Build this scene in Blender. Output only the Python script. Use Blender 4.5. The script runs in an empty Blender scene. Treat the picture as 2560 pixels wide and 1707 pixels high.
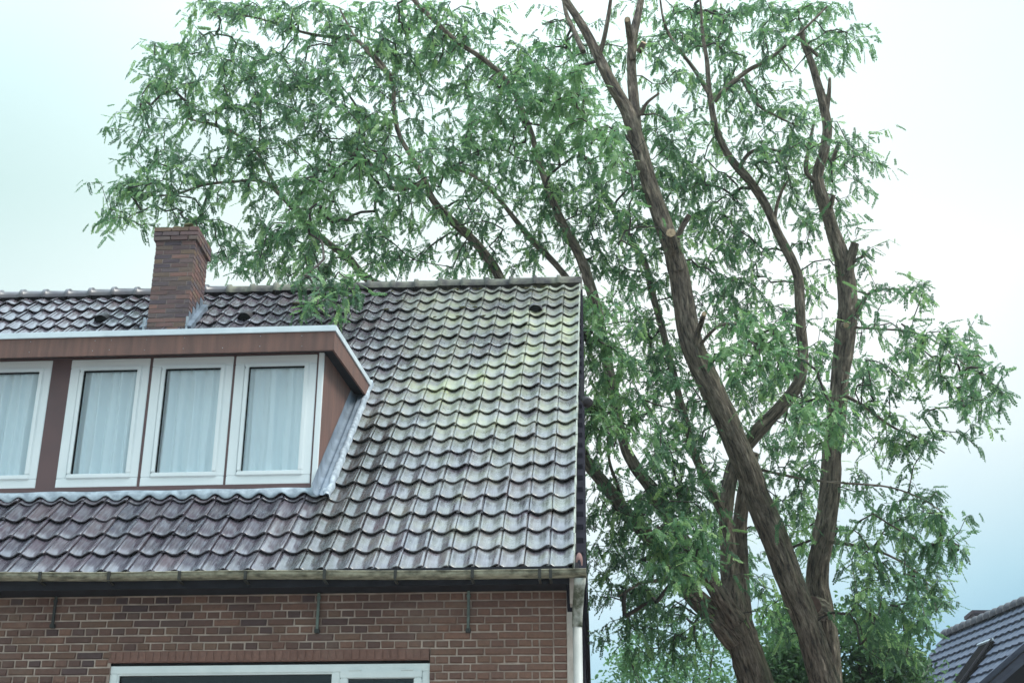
import bpy, bmesh, math, random
import numpy as np
from mathutils import Vector, Matrix, Quaternion, noise

random.seed(7)
rng = np.random.default_rng(11)
SC = bpy.context.scene
COL = SC.collection
PI = math.pi

# ------------------------------------------------------------------ camera
CAM_LOC = Vector((0.2795, -10.9997, 1.60))
YAW, PITCH, ROLL = math.radians(3.963), math.radians(23.62), math.radians(0.21)
_f = Vector((-math.sin(YAW) * math.cos(PITCH), math.cos(YAW) * math.cos(PITCH), math.sin(PITCH)))
_r0 = Vector((math.cos(YAW), math.sin(YAW), 0))
_u0 = _r0.cross(_f)
_r = math.cos(ROLL) * _r0 + math.sin(ROLL) * _u0
_u = -math.sin(ROLL) * _r0 + math.cos(ROLL) * _u0
cam_data = bpy.data.cameras.new('camera')
cam = bpy.data.objects.new('camera', cam_data)
COL.objects.link(cam)
cam.matrix_world = Matrix(((_r.x, _u.x, -_f.x, CAM_LOC.x), (_r.y, _u.y, -_f.y, CAM_LOC.y),
                           (_r.z, _u.z, -_f.z, CAM_LOC.z), (0, 0, 0, 1)))
cam_data.sensor_width = 36.0
cam_data.lens = 36.0 * 3556.0 / 2560.0
cam_data.clip_end = 2000
SC.camera = cam
FPX = 3556.0


def ray(px, py):
    return _f + _r * ((px - 1280.0) / FPX) - _u * ((py - 853.5) / FPX)


def at(px, py, Y):
    """point seen at photo pixel (2560 wide) on the vertical plane y = Y"""
    d = ray(px, py)
    return CAM_LOC + d * ((Y - CAM_LOC.y) / d.y)


def proj(p):
    d = p - CAM_LOC
    z = d.dot(_f)
    return 1280 + FPX * d.dot(_r) / z, 853.5 - FPX * d.dot(_u) / z, z


# ------------------------------------------------------------------ world, sun, exposure
SUN_EL, SUN_AZ = math.radians(54), math.radians(98)      # azimuth from +Y clockwise: off to the right
world = bpy.data.worlds.new('World')
SC.world = world
world.use_nodes = True
wn, wl = world.node_tree.nodes, world.node_tree.links
wn.clear()
w_out = wn.new('ShaderNodeOutputWorld')
w_bg = wn.new('ShaderNodeBackground')
w_bg.inputs['Strength'].default_value = 0.1
sky = wn.new('ShaderNodeTexSky')
sky.sky_type = 'NISHITA'
sky.sun_disc = False
sky.sun_elevation = SUN_EL
sky.sun_rotation = SUN_AZ
sky.air_density = 1.2
sky.dust_density = 2.0
tc = wn.new('ShaderNodeTexCoord')
sep = wn.new('ShaderNodeSeparateXYZ')
wl.new(tc.outputs['Generated'], sep.inputs[0])
# overcast deck: pale overhead, a bluer band low down where the cloud thins (a little more towards +X)
tilt = wn.new('ShaderNodeMath'); tilt.operation = 'MULTIPLY_ADD'
wl.new(sep.outputs['X'], tilt.inputs[0]); tilt.inputs[1].default_value = -0.20
wl.new(sep.outputs['Z'], tilt.inputs[2])
nz = wn.new('ShaderNodeTexNoise'); nz.inputs['Scale'].default_value = 2.6; nz.inputs['Detail'].default_value = 5
wl.new(tc.outputs['Generated'], nz.inputs['Vector'])
ad = wn.new('ShaderNodeMath'); ad.operation = 'MULTIPLY_ADD'
wl.new(nz.outputs['Fac'], ad.inputs[0]); ad.inputs[1].default_value = 0.10
wl.new(tilt.outputs[0], ad.inputs[2])
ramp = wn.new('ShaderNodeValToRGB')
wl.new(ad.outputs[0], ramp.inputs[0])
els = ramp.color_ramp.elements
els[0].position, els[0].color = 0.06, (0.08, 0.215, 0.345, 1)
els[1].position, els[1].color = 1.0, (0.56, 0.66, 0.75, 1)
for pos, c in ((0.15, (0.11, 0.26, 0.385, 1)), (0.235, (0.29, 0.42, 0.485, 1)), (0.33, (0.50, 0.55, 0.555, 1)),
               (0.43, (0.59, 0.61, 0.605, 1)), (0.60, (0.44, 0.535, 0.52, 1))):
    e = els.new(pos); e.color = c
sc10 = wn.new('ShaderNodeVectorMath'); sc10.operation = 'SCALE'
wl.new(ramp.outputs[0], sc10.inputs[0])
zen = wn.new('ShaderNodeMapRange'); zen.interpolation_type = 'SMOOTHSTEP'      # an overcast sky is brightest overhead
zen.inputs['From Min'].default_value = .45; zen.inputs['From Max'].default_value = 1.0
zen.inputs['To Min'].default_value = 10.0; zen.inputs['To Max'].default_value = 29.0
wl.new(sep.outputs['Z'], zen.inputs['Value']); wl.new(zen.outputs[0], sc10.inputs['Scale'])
dt = wn.new('ShaderNodeVectorMath'); dt.operation = 'DOT_PRODUCT'       # the deck is thinnest, so brightest, behind the tree
nrm = wn.new('ShaderNodeVectorMath'); nrm.operation = 'NORMALIZE'
wl.new(tc.outputs['Generated'], nrm.inputs[0]); wl.new(nrm.outputs[0], dt.inputs[0])
dt.inputs[1].default_value = tuple((ray(1400, 780)).normalized())
lobe = wn.new('ShaderNodeMapRange'); lobe.interpolation_type = 'SMOOTHSTEP'
lobe.inputs['From Min'].default_value = math.cos(math.radians(24)); lobe.inputs['From Max'].default_value = math.cos(math.radians(9))
wl.new(dt.outputs['Value'], lobe.inputs['Value'])
lm = wn.new('ShaderNodeMix'); lm.data_type = 'RGBA'; lm.blend_type = 'MULTIPLY'; lm.inputs[0].default_value = 1.0
lc = wn.new('ShaderNodeMix'); lc.data_type = 'RGBA'
lc.inputs[6].default_value = (.80, .865, .865, 1); lc.inputs[7].default_value = (1.02, 1.02, 1.02, 1)
wl.new(lobe.outputs[0], lc.inputs[0])
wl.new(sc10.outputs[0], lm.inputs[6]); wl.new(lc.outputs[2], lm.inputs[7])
mx = wn.new('ShaderNodeMix'); mx.data_type = 'RGBA'
mx.inputs[0].default_value = 0.93
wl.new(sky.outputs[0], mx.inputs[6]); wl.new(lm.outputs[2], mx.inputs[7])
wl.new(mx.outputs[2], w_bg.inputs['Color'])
wl.new(w_bg.outputs[0], w_out.inputs[0])

sun_d = bpy.data.lights.new('sun', 'SUN')
sun_d.energy = 1.5
sun_d.angle = math.radians(20)
sun_d.color = (1.0, 0.96, 0.9)
sun = bpy.data.objects.new('sun', sun_d)
COL.objects.link(sun)
sd = Vector((math.sin(SUN_AZ) * math.cos(SUN_EL), math.cos(SUN_AZ) * math.cos(SUN_EL), math.sin(SUN_EL)))
sun.rotation_euler = sd.to_track_quat('Z', 'Y').to_euler()
sun.location = (0, -20, 30)

SC.view_settings.view_transform = 'Standard'
SC.view_settings.look = 'None'
SC.view_settings.exposure = 0.98
SC.view_settings.gamma = 1.0
SC.cycles.use_denoising = True
SC.cycles.max_bounces = 8
SC.cycles.transparent_max_bounces = 12


# ------------------------------------------------------------------ helpers
def link(o, parent=None):
    COL.objects.link(o)
    if parent is not None:
        o.parent = parent
        if parent.type == 'EMPTY':
            o.matrix_parent_inverse = Matrix.Translation(-parent.location)
    return o


def thing(name, label, cat, loc, group=None):
    o = bpy.data.objects.new(name, None)
    o.location = loc
    COL.objects.link(o)
    o['label'] = label
    o['category'] = cat
    if group:
        o['group'] = group
    return o


def mobj(name, verts, faces, mat, parent=None, smooth=False, attrs=None):
    me = bpy.data.meshes.new(name)
    me.from_pydata([tuple(v) for v in verts], [], faces)
    me.materials.append(mat)
    if smooth:
        me.polygons.foreach_set('use_smooth', [True] * len(me.polygons))
    if attrs:
        for an, (typ, vals) in attrs.items():
            a = me.attributes.new(an, typ, 'POINT')
            a.data.foreach_set('vector' if typ == 'FLOAT_VECTOR' else 'value', np.asarray(vals, dtype=np.float32).ravel())
    me.update()
    return link(bpy.data.objects.new(name, me), parent)


class MB:
    """collects boxes and strips for ONE mesh"""
    def __init__(s):
        s.v, s.f, s.r = [], [], []

    def raw(s, verts, faces, rnd=0.0):
        n = len(s.v)
        s.v += [tuple(v) for v in verts]
        s.f += [tuple(i + n for i in f) for f in faces]
        s.r += [rnd] * len(verts)

    def hexa(s, p, rnd=0.0):
        """8 corners: bottom loop 0-3, top loop 4-7"""
        s.raw(p, [(3, 2, 1, 0), (4, 5, 6, 7), (0, 1, 5, 4), (1, 2, 6, 5), (2, 3, 7, 6), (3, 0, 4, 7)], rnd)

    def box(s, x0, x1, y0, y1, z0, z1, rnd=0.0):
        s.hexa([(x0, y0, z0), (x1, y0, z0), (x1, y1, z0), (x0, y1, z0),
                (x0, y0, z1), (x1, y0, z1), (x1, y1, z1), (x0, y1, z1)], rnd)

    def build(s, name, mat, parent=None, smooth=False, rnd=False, bevel=0.0):
        o = mobj(name, s.v, s.f, mat, parent, smooth, {'rnd': ('FLOAT', s.r)} if rnd else None)
        if bevel:
            bm = bmesh.new(); bm.from_mesh(o.data)
            bmesh.ops.bevel(bm, geom=bm.edges[:], offset=bevel, segments=2, affect='EDGES', clamp_overlap=True)
            bm.to_mesh(o.data); bm.free()
        return o


def box(name, x0, x1, y0, y1, z0, z1, mat, parent=None, bevel=0.0):
    m = MB(); m.box(x0, x1, y0, y1, z0, z1)
    return m.build(name, mat, parent, bevel=bevel)


def ring(name, x0, x1, z0, z1, w, y0, y1, mat, parent, bevel=0.0):
    """a rectangular frame in the xz plane"""
    m = MB()
    m.box(x0, x1, y0, y1, z1 - w, z1)
    m.box(x0, x1, y0, y1, z0, z0 + w)
    m.box(x0, x0 + w, y0 + .001, y1, z0 + w, z1 - w)
    m.box(x1 - w, x1, y0 + .001, y1, z0 + w, z1 - w)
    return m.build(name, mat, parent, bevel=bevel)


# ------------------------------------------------------------------ materials
def newmat(name):
    m = bpy.data.materials.new(name)
    m.use_nodes = True
    n = m.node_tree.nodes
    return m, n, m.node_tree.links, n['Principled BSDF']


def setp(b, **k):
    for a, v in k.items():
        b.inputs[a.replace('_', ' ')].default_value = v


def node(n, t, **k):
    x = n.new(t)
    for a, v in k.items():
        if a.startswith('i_'):
            x.inputs[a[2:].replace('_', ' ')].default_value = v
        else:
            setattr(x, a, v)
    return x


def mixc(n, l, fac, a, b, blend='MIX'):
    m = n.new('ShaderNodeMix'); m.data_type = 'RGBA'; m.blend_type = blend
    for sock, v in ((0, fac), (6, a), (7, b)):
        if hasattr(v, 'links') or isinstance(v, bpy.types.NodeSocket):
            l.new(v, m.inputs[sock])
        else:
            m.inputs[sock].default_value = v
    return m.outputs[2]


def noise_fac(n, l, vec, scale, detail=4, rough=.6, lo=.35, hi=.65, distortion=0):
    t = node(n, 'ShaderNodeTexNoise', i_Scale=scale, i_Detail=detail, i_Roughness=rough, i_Distortion=distortion)
    if vec is not None:
        l.new(vec, t.inputs['Vector'])
    r = node(n, 'ShaderNodeMapRange')
    r.inputs['From Min'].default_value = lo; r.inputs['From Max'].default_value = hi
    l.new(t.outputs['Fac'], r.inputs['Value'])
    return r.outputs[0]


def math_(n, l, op, a, b=None, clamp=False):
    m = n.new('ShaderNodeMath'); m.operation = op; m.use_clamp = clamp
    for i, v in enumerate((a, b)):
        if v is None:
            continue
        if isinstance(v, bpy.types.NodeSocket):
            l.new(v, m.inputs[i])
        else:
            m.inputs[i].default_value = v
    return m.outputs[0]


def rnd_socket(n, l, seed=0.0):
    """one random number per piece: the object's own, or the attribute inside a joined part"""
    oi = n.new('ShaderNodeObjectInfo')
    a = node(n, 'ShaderNodeAttribute', attribute_name='rnd')
    s = math_(n, l, 'ADD', oi.outputs['Random'], a.outputs['Fac'])
    s = math_(n, l, 'ADD', s, seed)
    return math_(n, l, 'FRACT', s)


def posn(n):
    return n.new('ShaderNodeNewGeometry').outputs['Position']


def smooth_range(n, l, v, a, b):
    r = node(n, 'ShaderNodeMapRange', interpolation_type='SMOOTHSTEP')
    r.inputs['From Min'].default_value = a; r.inputs['From Max'].default_value = b
    l.new(v, r.inputs['Value'])
    return r.outputs[0]


def bump(n, l, b, h, strength, dist=.01):
    bp = node(n, 'ShaderNodeBump', i_Strength=strength, i_Distance=dist)
    l.new(h, bp.inputs['Height']); l.new(bp.outputs[0], b.inputs['Normal'])


def simple(name, c1, c2, rough=.6, scale=6.0, spec=.4, bstr=.15, bscale=60, metallic=0.0, stretch=None, lo=.35, hi=.65):
    m, n, l, b = newmat(name)
    p = posn(n)
    if stretch:
        mp = node(n, 'ShaderNodeMapping'); mp.inputs['Scale'].default_value = stretch
        l.new(p, mp.inputs[0]); p = mp.outputs[0]
    f = noise_fac(n, l, p, scale, lo=lo, hi=hi)
    l.new(mixc(n, l, f, (*c1, 1), (*c2, 1)), b.inputs['Base Color'])
    setp(b, Roughness=rough, Specular_IOR_Level=spec, Metallic=metallic)
    bump(n, l, b, noise_fac(n, l, p, bscale, lo=0, hi=1), bstr, .005)
    return m


# --- roof tile: glazed purple grey, wet; algae on the right half of the slope
def tile_material():
    m, n, l, b = newmat('roof_tile_glaze')
    p = posn(n)
    sp = n.new('ShaderNodeSeparateXYZ'); l.new(p, sp.inputs[0])
    rr = rnd_socket(n, l)
    cr = n.new('ShaderNodeValToRGB'); l.new(rr, cr.inputs[0])
    e = cr.color_ramp.elements
    e[0].position, e[0].color = 0, (.048, .041, .058, 1)
    e[1].position, e[1].color = 1, (.112, .094, .122, 1)
    for q, c in ((.3, (.104, .078, .100, 1)), (.55, (.078, .074, .100, 1)), (.8, (.124, .090, .104, 1))):
        x = e.new(q); x.color = c
    grime = noise_fac(n, l, p, 9, 5, .7)
    col = mixc(n, l, math_(n, l, 'MULTIPLY', grime, .45), cr.outputs[0], (.045, .040, .042, 1))
    # streaks down the slope
    mp = node(n, 'ShaderNodeMapping'); mp.inputs['Scale'].default_value = (55, 5, 5)
    l.new(p, mp.inputs[0])
    st = noise_fac(n, l, mp.outputs[0], 1, 3, .6, .45, .75)
    col = mixc(n, l, math_(n, l, 'MULTIPLY', st, .5), col, (.24, .23, .26, 1))
    # algae and lichen: strongest between the dormer and the verge, upper two thirds
    ax = smooth_range(n, l, sp.outputs['X'], -2.9, -0.9)
    ay = smooth_range(n, l, sp.outputs['Y'], .8, 2.6)
    big = noise_fac(n, l, p, 1.5, 5, .65, .36, .68)
    al = math_(n, l, 'MULTIPLY', ax, ay)
    al = math_(n, l, 'MULTIPLY', al, math_(n, l, 'ADD', math_(n, l, 'MULTIPLY', big, .95), math_(n, l, 'MULTIPLY', rr, .22)), clamp=True)
    al2 = math_(n, l, 'MULTIPLY', ax, math_(n, l, 'MULTIPLY', noise_fac(n, l, p, 3.0, 4, .6, .4, .7), .35))
    al = math_(n, l, 'MAXIMUM', al, al2)
    fine = noise_fac(n, l, p, 26, 5, .7, .25, .6)
    al = math_(n, l, 'MULTIPLY', al, math_(n, l, 'ADD', math_(n, l, 'MULTIPLY', fine, .45), .55), clamp=True)
    hue = noise_fac(n, l, p, 4.5, 3, .6)
    acol = mixc(n, l, hue, (.40, .43, .19, 1), (.34, .35, .31, 1))
    acol = mixc(n, l, math_(n, l, 'MULTIPLY', rr, .30), acol, (.22, .225, .21, 1))
    col = mixc(n, l, al, col, acol)
    # dark lichen spots
    sv = node(n, 'ShaderNodeTexVoronoi', i_Scale=7.0); l.new(p, sv.inputs['Vector'])
    spot = math_(n, l, 'LESS_THAN', sv.outputs['Distance'], .16)
    spot = math_(n, l, 'MULTIPLY', spot, math_(n, l, 'GREATER_THAN', noise_fac(n, l, p, 5, 2, .5, 0, 1), .5))
    col = mixc(n, l, math_(n, l, 'MULTIPLY', spot, math_(n, l, 'MULTIPLY', al, .8)), col, (.05, .055, .05, 1))
    # dirt that washes down beside the dormer cheek
    dx = math_(n, l, 'MULTIPLY', smooth_range(n, l, sp.outputs['X'], -2.35, -2.2),
               math_(n, l, 'SUBTRACT', 1.0, smooth_range(n, l, sp.outputs['X'], -2.0, -1.6)))
    dx = math_(n, l, 'MULTIPLY', dx, math_(n, l, 'SUBTRACT', 1.0, smooth_range(n, l, sp.outputs['Y'], 2.0, 2.7)))
    dx = math_(n, l, 'MULTIPLY', dx, math_(n, l, 'ADD', math_(n, l, 'MULTIPLY', grime, .5), .35))
    col = mixc(n, l, dx, col, (.040, .038, .030, 1))
    l.new(col, b.inputs['Base Color'])
    rg = math_(n, l, 'ADD', math_(n, l, 'MULTIPLY', al, .40), math_(n, l, 'ADD', math_(n, l, 'MULTIPLY', grime, .16), .11))
    l.new(rg, b.inputs['Roughness'])
    setp(b, Specular_IOR_Level=1.0)
    bump(n, l, b, noise_fac(n, l, p, 45, 5, .6, 0, 1), .30, .004)
    return m


def brick_material(name, cols, tint=(.16, .10, .08), tx=None):
    m, n, l, b = newmat(name)
    p = posn(n)
    rr = rnd_socket(n, l)
    cr = n.new('ShaderNodeValToRGB'); l.new(rr, cr.inputs[0])
    cr.color_ramp.interpolation = 'LINEAR'
    e = cr.color_ramp.elements
    e[0].position, e[0].color = 0, (*cols[0], 1)
    e[1].position, e[1].color = 1, (*cols[-1], 1)
    for i, c in enumerate(cols[1:-1]):
        x = e.new((i + 1) / (len(cols) - 1)); x.color = (*c, 1)
    col = cr.outputs[0]
    if tx:
        sp = n.new('ShaderNodeSeparateXYZ'); l.new(p, sp.inputs[0])
        g = smooth_range(n, l, sp.outputs['X'], *tx)
        g = math_(n, l, 'MULTIPLY', g, .55)
        col = mixc(n, l, g, col, (*tint, 1))
    gr = noise_fac(n, l, p, 38, 6, .75, .3, .7)
    col = mixc(n, l, math_(n, l, 'MULTIPLY', gr, .40), col, (.050, .040, .038, 1))
    lime = noise_fac(n, l, p, 2.2, 5, .7, .55, .78)
    col = mixc(n, l, math_(n, l, 'MULTIPLY', lime, .35), col, (.26, .21, .17, 1))
    l.new(col, b.inputs['Base Color'])
    setp(b, Roughness=.85, Specular_IOR_Level=.25)
    bump(n, l, b, noise_fac(n, l, p, 120, 6, .75, 0, 1), .5, .004)
    return m


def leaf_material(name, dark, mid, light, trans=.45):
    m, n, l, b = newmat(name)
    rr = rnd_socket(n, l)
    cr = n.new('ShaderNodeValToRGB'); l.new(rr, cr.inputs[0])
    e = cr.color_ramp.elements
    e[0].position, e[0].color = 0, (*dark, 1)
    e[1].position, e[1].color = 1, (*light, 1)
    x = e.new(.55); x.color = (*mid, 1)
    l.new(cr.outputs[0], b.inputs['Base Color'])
    setp(b, Roughness=.42, Specular_IOR_Level=.35)
    t = n.new('ShaderNodeBsdfTranslucent')
    tcx = mixc(n, l, .4, cr.outputs[0], (.26, .52, .16, 1))
    l.new(tcx, t.inputs['Color'])
    ms = n.new('ShaderNodeMixShader'); ms.inputs[0].default_value = trans
    l.new(b.outputs[0], ms.inputs[1]); l.new(t.outputs[0], ms.inputs[2])
    l.new(ms.outputs[0], n['Material Output'].inputs['Surface'])
    return m


def bark_material():
    m, n, l, b = newmat('furrowed_bark')
    a = node(n, 'ShaderNodeAttribute', attribute_name='bco')
    v = a.outputs['Vector']
    mp = node(n, 'ShaderNodeMapping'); mp.inputs['Scale'].default_value = (24, 24, 5.0)
    l.new(v, mp.inputs[0])
    f = noise_fac(n, l, mp.outputs[0], 1.0, 7, .7, .36, .62, .15)
    col = mixc(n, l, f, (.030, .025, .025, 1), (.560, .445, .360, 1))
    blot = noise_fac(n, l, v, 3.0, 5, .65, .35, .7)
    col = mixc(n, l, math_(n, l, 'MULTIPLY', blot, .5), col, (.19, .140, .120, 1))
    g = noise_fac(n, l, posn(n), 1.6, 4, .6, .45, .7)
    # moss and algae on the weather side (+X, upper faces)
    gm = n.new('ShaderNodeNewGeometry')
    dn = node(n, 'ShaderNodeVectorMath', operation='DOT_PRODUCT')
    l.new(gm.outputs['Normal'], dn.inputs[0]); dn.inputs[1].default_value = (.75, -.2, .6)
    mo = math_(n, l, 'MULTIPLY', smooth_range(n, l, dn.outputs['Value'], .1, .9), math_(n, l, 'ADD', math_(n, l, 'MULTIPLY', g, .6), .2))
    col = mixc(n, l, mo, col, (.21, .22, .13, 1))
    l.new(col, b.inputs['Base Color'])
    setp(b, Roughness=.9, Specular_IOR_Level=.2)
    bump(n, l, b, f, 1.0, .05)
    return m


def glass_material(name, tint, refl=1.0):
    m, n, l, b = newmat(name)
    n.remove(b)
    t = n.new('ShaderNodeBsdfTransparent'); t.inputs[0].default_value = (*tint, 1)
    g = node(n, 'ShaderNodeBsdfGlossy', i_Roughness=.02)
    g.inputs['Color'].default_value = (.95 * refl, .97 * refl, refl, 1)
    lw_ = node(n, 'ShaderNodeLayerWeight', i_Blend=.5)
    fr_ = math_(n, l, 'POWER', lw_.outputs['Facing'], 4.0)
    fr_ = math_(n, l, 'ADD', math_(n, l, 'MULTIPLY', fr_, .8), .055 * refl)
    p = posn(n)
    bp = node(n, 'ShaderNodeBump', i_Strength=.05, i_Distance=.02)
    l.new(noise_fac(n, l, p, 2.5, 2, .5, 0, 1), bp.inputs['Height'])
    l.new(bp.outputs[0], g.inputs['Normal'])
    ms = n.new('ShaderNodeMixShader')
    l.new(fr_, ms.inputs[0]); l.new(t.outputs[0], ms.inputs[1]); l.new(g.outputs[0], ms.inputs[2])
    l.new(ms.outputs[0], n['Material Output'].inputs['Surface'])
    return m


M = {}
M['tile'] = tile_material()
M['brick'] = brick_material('brown_brick', [(.088, .056, .058), (.215, .118, .090), (.140, .082, .070), (.270, .148, .108), (.105, .068, .070), (.235, .142, .102), (.180, .102, .076)],
                            tint=(.290, .150, .105), tx=(-2.4, -.2))
M['lintel_brick'] = brick_material('red_soldier_brick', [(.270, .145, .115), (.245, .132, .105), (.290, .158, .125)])
M['chimney_brick'] = brick_material('chimney_brick', [(.22, .125, .105), (.13, .100, .118), (.31, .165, .135), (.16, .125, .135), (.25, .165, .115)])
M['mortar'] = simple('lime_mortar', (.58, .47, .40), (.30, .22, .185), .95, 4, .1, .5, 150)
M['chimney_mortar'] = simple('chimney_mortar', (.34, .27, .24), (.20, .155, .145), .95, 4, .1, .5, 150)
M['white'] = simple('white_upvc', (.86, .89, .90), (.82, .86, .87), .35, 2, .5, .03, 30)
M['white_paint'] = simple('white_painted_timber', (.80, .84, .83), (.72, .77, .76), .5, 5, .4, .15, 80)
M['zinc'] = simple('pale_zinc_trim', (.74, .81, .85), (.62, .69, .74), .4, 4, .5, .06, 40)
M['brown'] = simple('brown_panel', (.225, .120, .096), (.120, .074, .066), .65, 3.5, .3, .22, 90, stretch=(5, 5, .5), lo=.30, hi=.75)
M['brown_dark'] = simple('dark_brown_post', (.150, .088, .088), (.125, .078, .080), .55, 3, .35, .10, 90)
M['lead'] = simple('weathered_lead', (.22, .265, .33), (.135, .165, .205), .6, 6, .25, .25, 25)
M['lead_pale'] = simple('pale_lead_slab', (.50, .56, .62), (.26, .30, .35), .65, 11, .2, .30, 22)
M['lead_edge'] = simple('bright_lead_edge', (.50, .55, .60), (.24, .28, .33), .65, 16, .2, .35, 30)
M['soffit'] = simple('black_board', (.022, .022, .030), (.014, .014, .019), .7, 6, .25, .2, 60)
M['board'] = simple('black_weatherboard', (.020, .018, .027), (.014, .013, .019), .85, 5, .08, .15, 50, stretch=(1, .3, 3))
M['gutter'] = simple('mossy_gutter', (.40, .375, .28), (.10, .095, .068), .8, 9, .25, .4, 40, stretch=(1, 2, 2), lo=.38, hi=.66)
M['bracket'] = simple('black_bracket', (.025, .025, .022), (.04, .038, .03), .6, 8, .4, .2, 60)
M['pipe'] = simple('grey_pvc_pipe', (.52, .52, .50), (.40, .41, .39), .5, 5, .4, .1, 40)
M['pipe_moss'] = simple('mossy_pipe_neck', (.46, .46, .42), (.10, .11, .075), .7, 7, .3, .3, 40, lo=.42, hi=.58)
M['corner'] = simple('old_painted_board', (.62, .56, .51), (.46, .40, .36), .75, 9, .3, .3, 60)
M['iron'] = simple('verdigris_iron', (.17, .22, .19), (.10, .12, .11), .7, 12, .4, .4, 80)
M['iron_dark'] = simple('dark_iron', (.05, .055, .05), (.035, .035, .035), .7, 12, .4, .4, 80)
M['black'] = simple('black_gap', (.010, .010, .011), (.014, .014, .014), .9, 4, .1)
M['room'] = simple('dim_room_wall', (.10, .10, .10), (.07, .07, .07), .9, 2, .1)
M['vent'] = simple('dark_vent_plastic', (.025, .020, .025), (.035, .028, .032), .5, 6, .4)
M['clay'] = simple('pink_clay', (.30, .17, .15), (.20, .11, .10), .8, 12, .3, .4, 80)
M['moss'] = simple('roof_moss', (.10, .105, .05), (.16, .14, .08), .95, 20, .1, .8, 70)
M['ridge'] = simple('ridge_tile_clay', (.085, .075, .095), (.14, .13, .14), .30, 3.2, .55, .3, 40)
M['ridge_moss'] = simple('mossy_ridge_tile', (.25, .25, .20), (.085, .08, .085), .8, 5, .25, .6, 45)
M['verge'] = simple('pale_verge_mortar', (.42, .44, .38), (.30, .31, .28), .85, 8, .2, .4, 60)
M['glass'] = glass_material('window_glass', (.97, .99, 1.0))
M['glass_dark'] = glass_material('window_glass_lower', (.55, .60, .58), .8)
M['bark'] = bark_material()
M['twig'] = simple('twig_bark', (.050, .042, .040), (.10, .085, .075), .85, 6, .2, .3, 80)
M['cut'] = simple('sawn_wood', (.60, .44, .29), (.26, .18, .12), .85, 26, .2, .2, 90)
M['cut_old'] = simple('weathered_cut_wood', (.20, .12, .10), (.14, .09, .08), .85, 20, .2, .3, 90)
M['leaf'] = leaf_material('locust_leaf', (.036, .084, .062), (.135, .285, .140), (.390, .570, .220), .42)
M['leaf2'] = leaf_material('broad_leaf', (.070, .150, .090), (.120, .230, .130), (.190, .310, .160))
M['leaf3'] = leaf_material('dark_hedge_leaf', (.028, .062, .042), (.062, .130, .072), (.125, .215, .105), .4)
M['leaf4'] = leaf_material('bright_leaf', (.070, .150, .045), (.120, .240, .070), (.180, .310, .100), .5)
M['curtain'] = None
M['grass'] = simple('worn_paving', (.30, .27, .25), (.20, .185, .17), .9, 1.2, .2, .5, 20)
M['ntile'] = simple('slate_blue_tile', (.085, .102, .155), (.060, .073, .115), .55, 2.5, .30, .25, 30)
M['nridge'] = simple('dark_ridge_tile', (.030, .027, .040), (.045, .042, .055), .45, 4, .35, .2, 30)
M['nwall'] = simple('dark_gable_timber', (.020, .018, .026), (.03, .025, .032), .8, 2, .2)
M['nbrick'] = simple('neighbour_chimney_brick', (.085, .062, .075), (.06, .05, .062), .85, 9, .2, .4, 60)
M['nskylight'] = simple('dark_skylight_frame', (.008, .007, .009), (.012, .010, .011), .9, 3, .03)


def curtain_material():
    m, n, l, b = newmat('net_curtain')
    setp(b, Roughness=.9, Specular_IOR_Level=.1)
    b.inputs['Base Color'].default_value = (.80, .90, .93, 1)
    t = n.new('ShaderNodeBsdfTranslucent'); t.inputs[0].default_value = (.80, .90, .92, 1)
    ms = n.new('ShaderNodeMixShader'); ms.inputs[0].default_value = .12
    l.new(b.outputs[0], ms.inputs[1]); l.new(t.outputs[0], ms.inputs[2])
    l.new(ms.outputs[0], n['Material Output'].inputs['Surface'])
    return m


M['curtain'] = curtain_material()

# ------------------------------------------------------------------ ground
gv, gf = [], []
N = 24
for i in range(N + 1):
    for j in range(N + 1):
        x = -300 + 600 * i / N; y = -300 + 600 * j / N
        gv.append((x, y, 0.0 if abs(x) < 60 and abs(y) < 60 else .15 * math.sin(x * .03) * math.cos(y * .04)))
for i in range(N):
    for j in range(N):
        a = i * (N + 1) + j
        gf.append((a, a + N + 1, a + N + 2, a + 1))
ground = mobj('ground', gv, gf, M['grass'])
ground['kind'] = 'structure'

# ------------------------------------------------------------------ house: measures
ALPHA = math.radians(43.632)
CA, SA, TA = math.cos(ALPHA), math.sin(ALPHA), math.tan(ALPHA)
GAUGE, TW, EAVE = 0.324, 0.20, 4.5
RIDGE_Y, RIDGE_Z = 5.45, 9.575
HX0, HX1 = -9.6, -0.055           # the house from its left end to the corner in view
WY = 0.25                         # face of the front wall


def S(x, s, nrm=0.0):
    """point on the front slope: s metres up from the eave, nrm metres proud of it"""
    return Vector((x, s * CA - nrm * SA, EAVE + s * SA + nrm * CA))


house = thing('brick_house', 'brown brick house with a steep tiled roof, box dormer and brick chimney', 'house', (-4.8, 5.0, 0))

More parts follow.
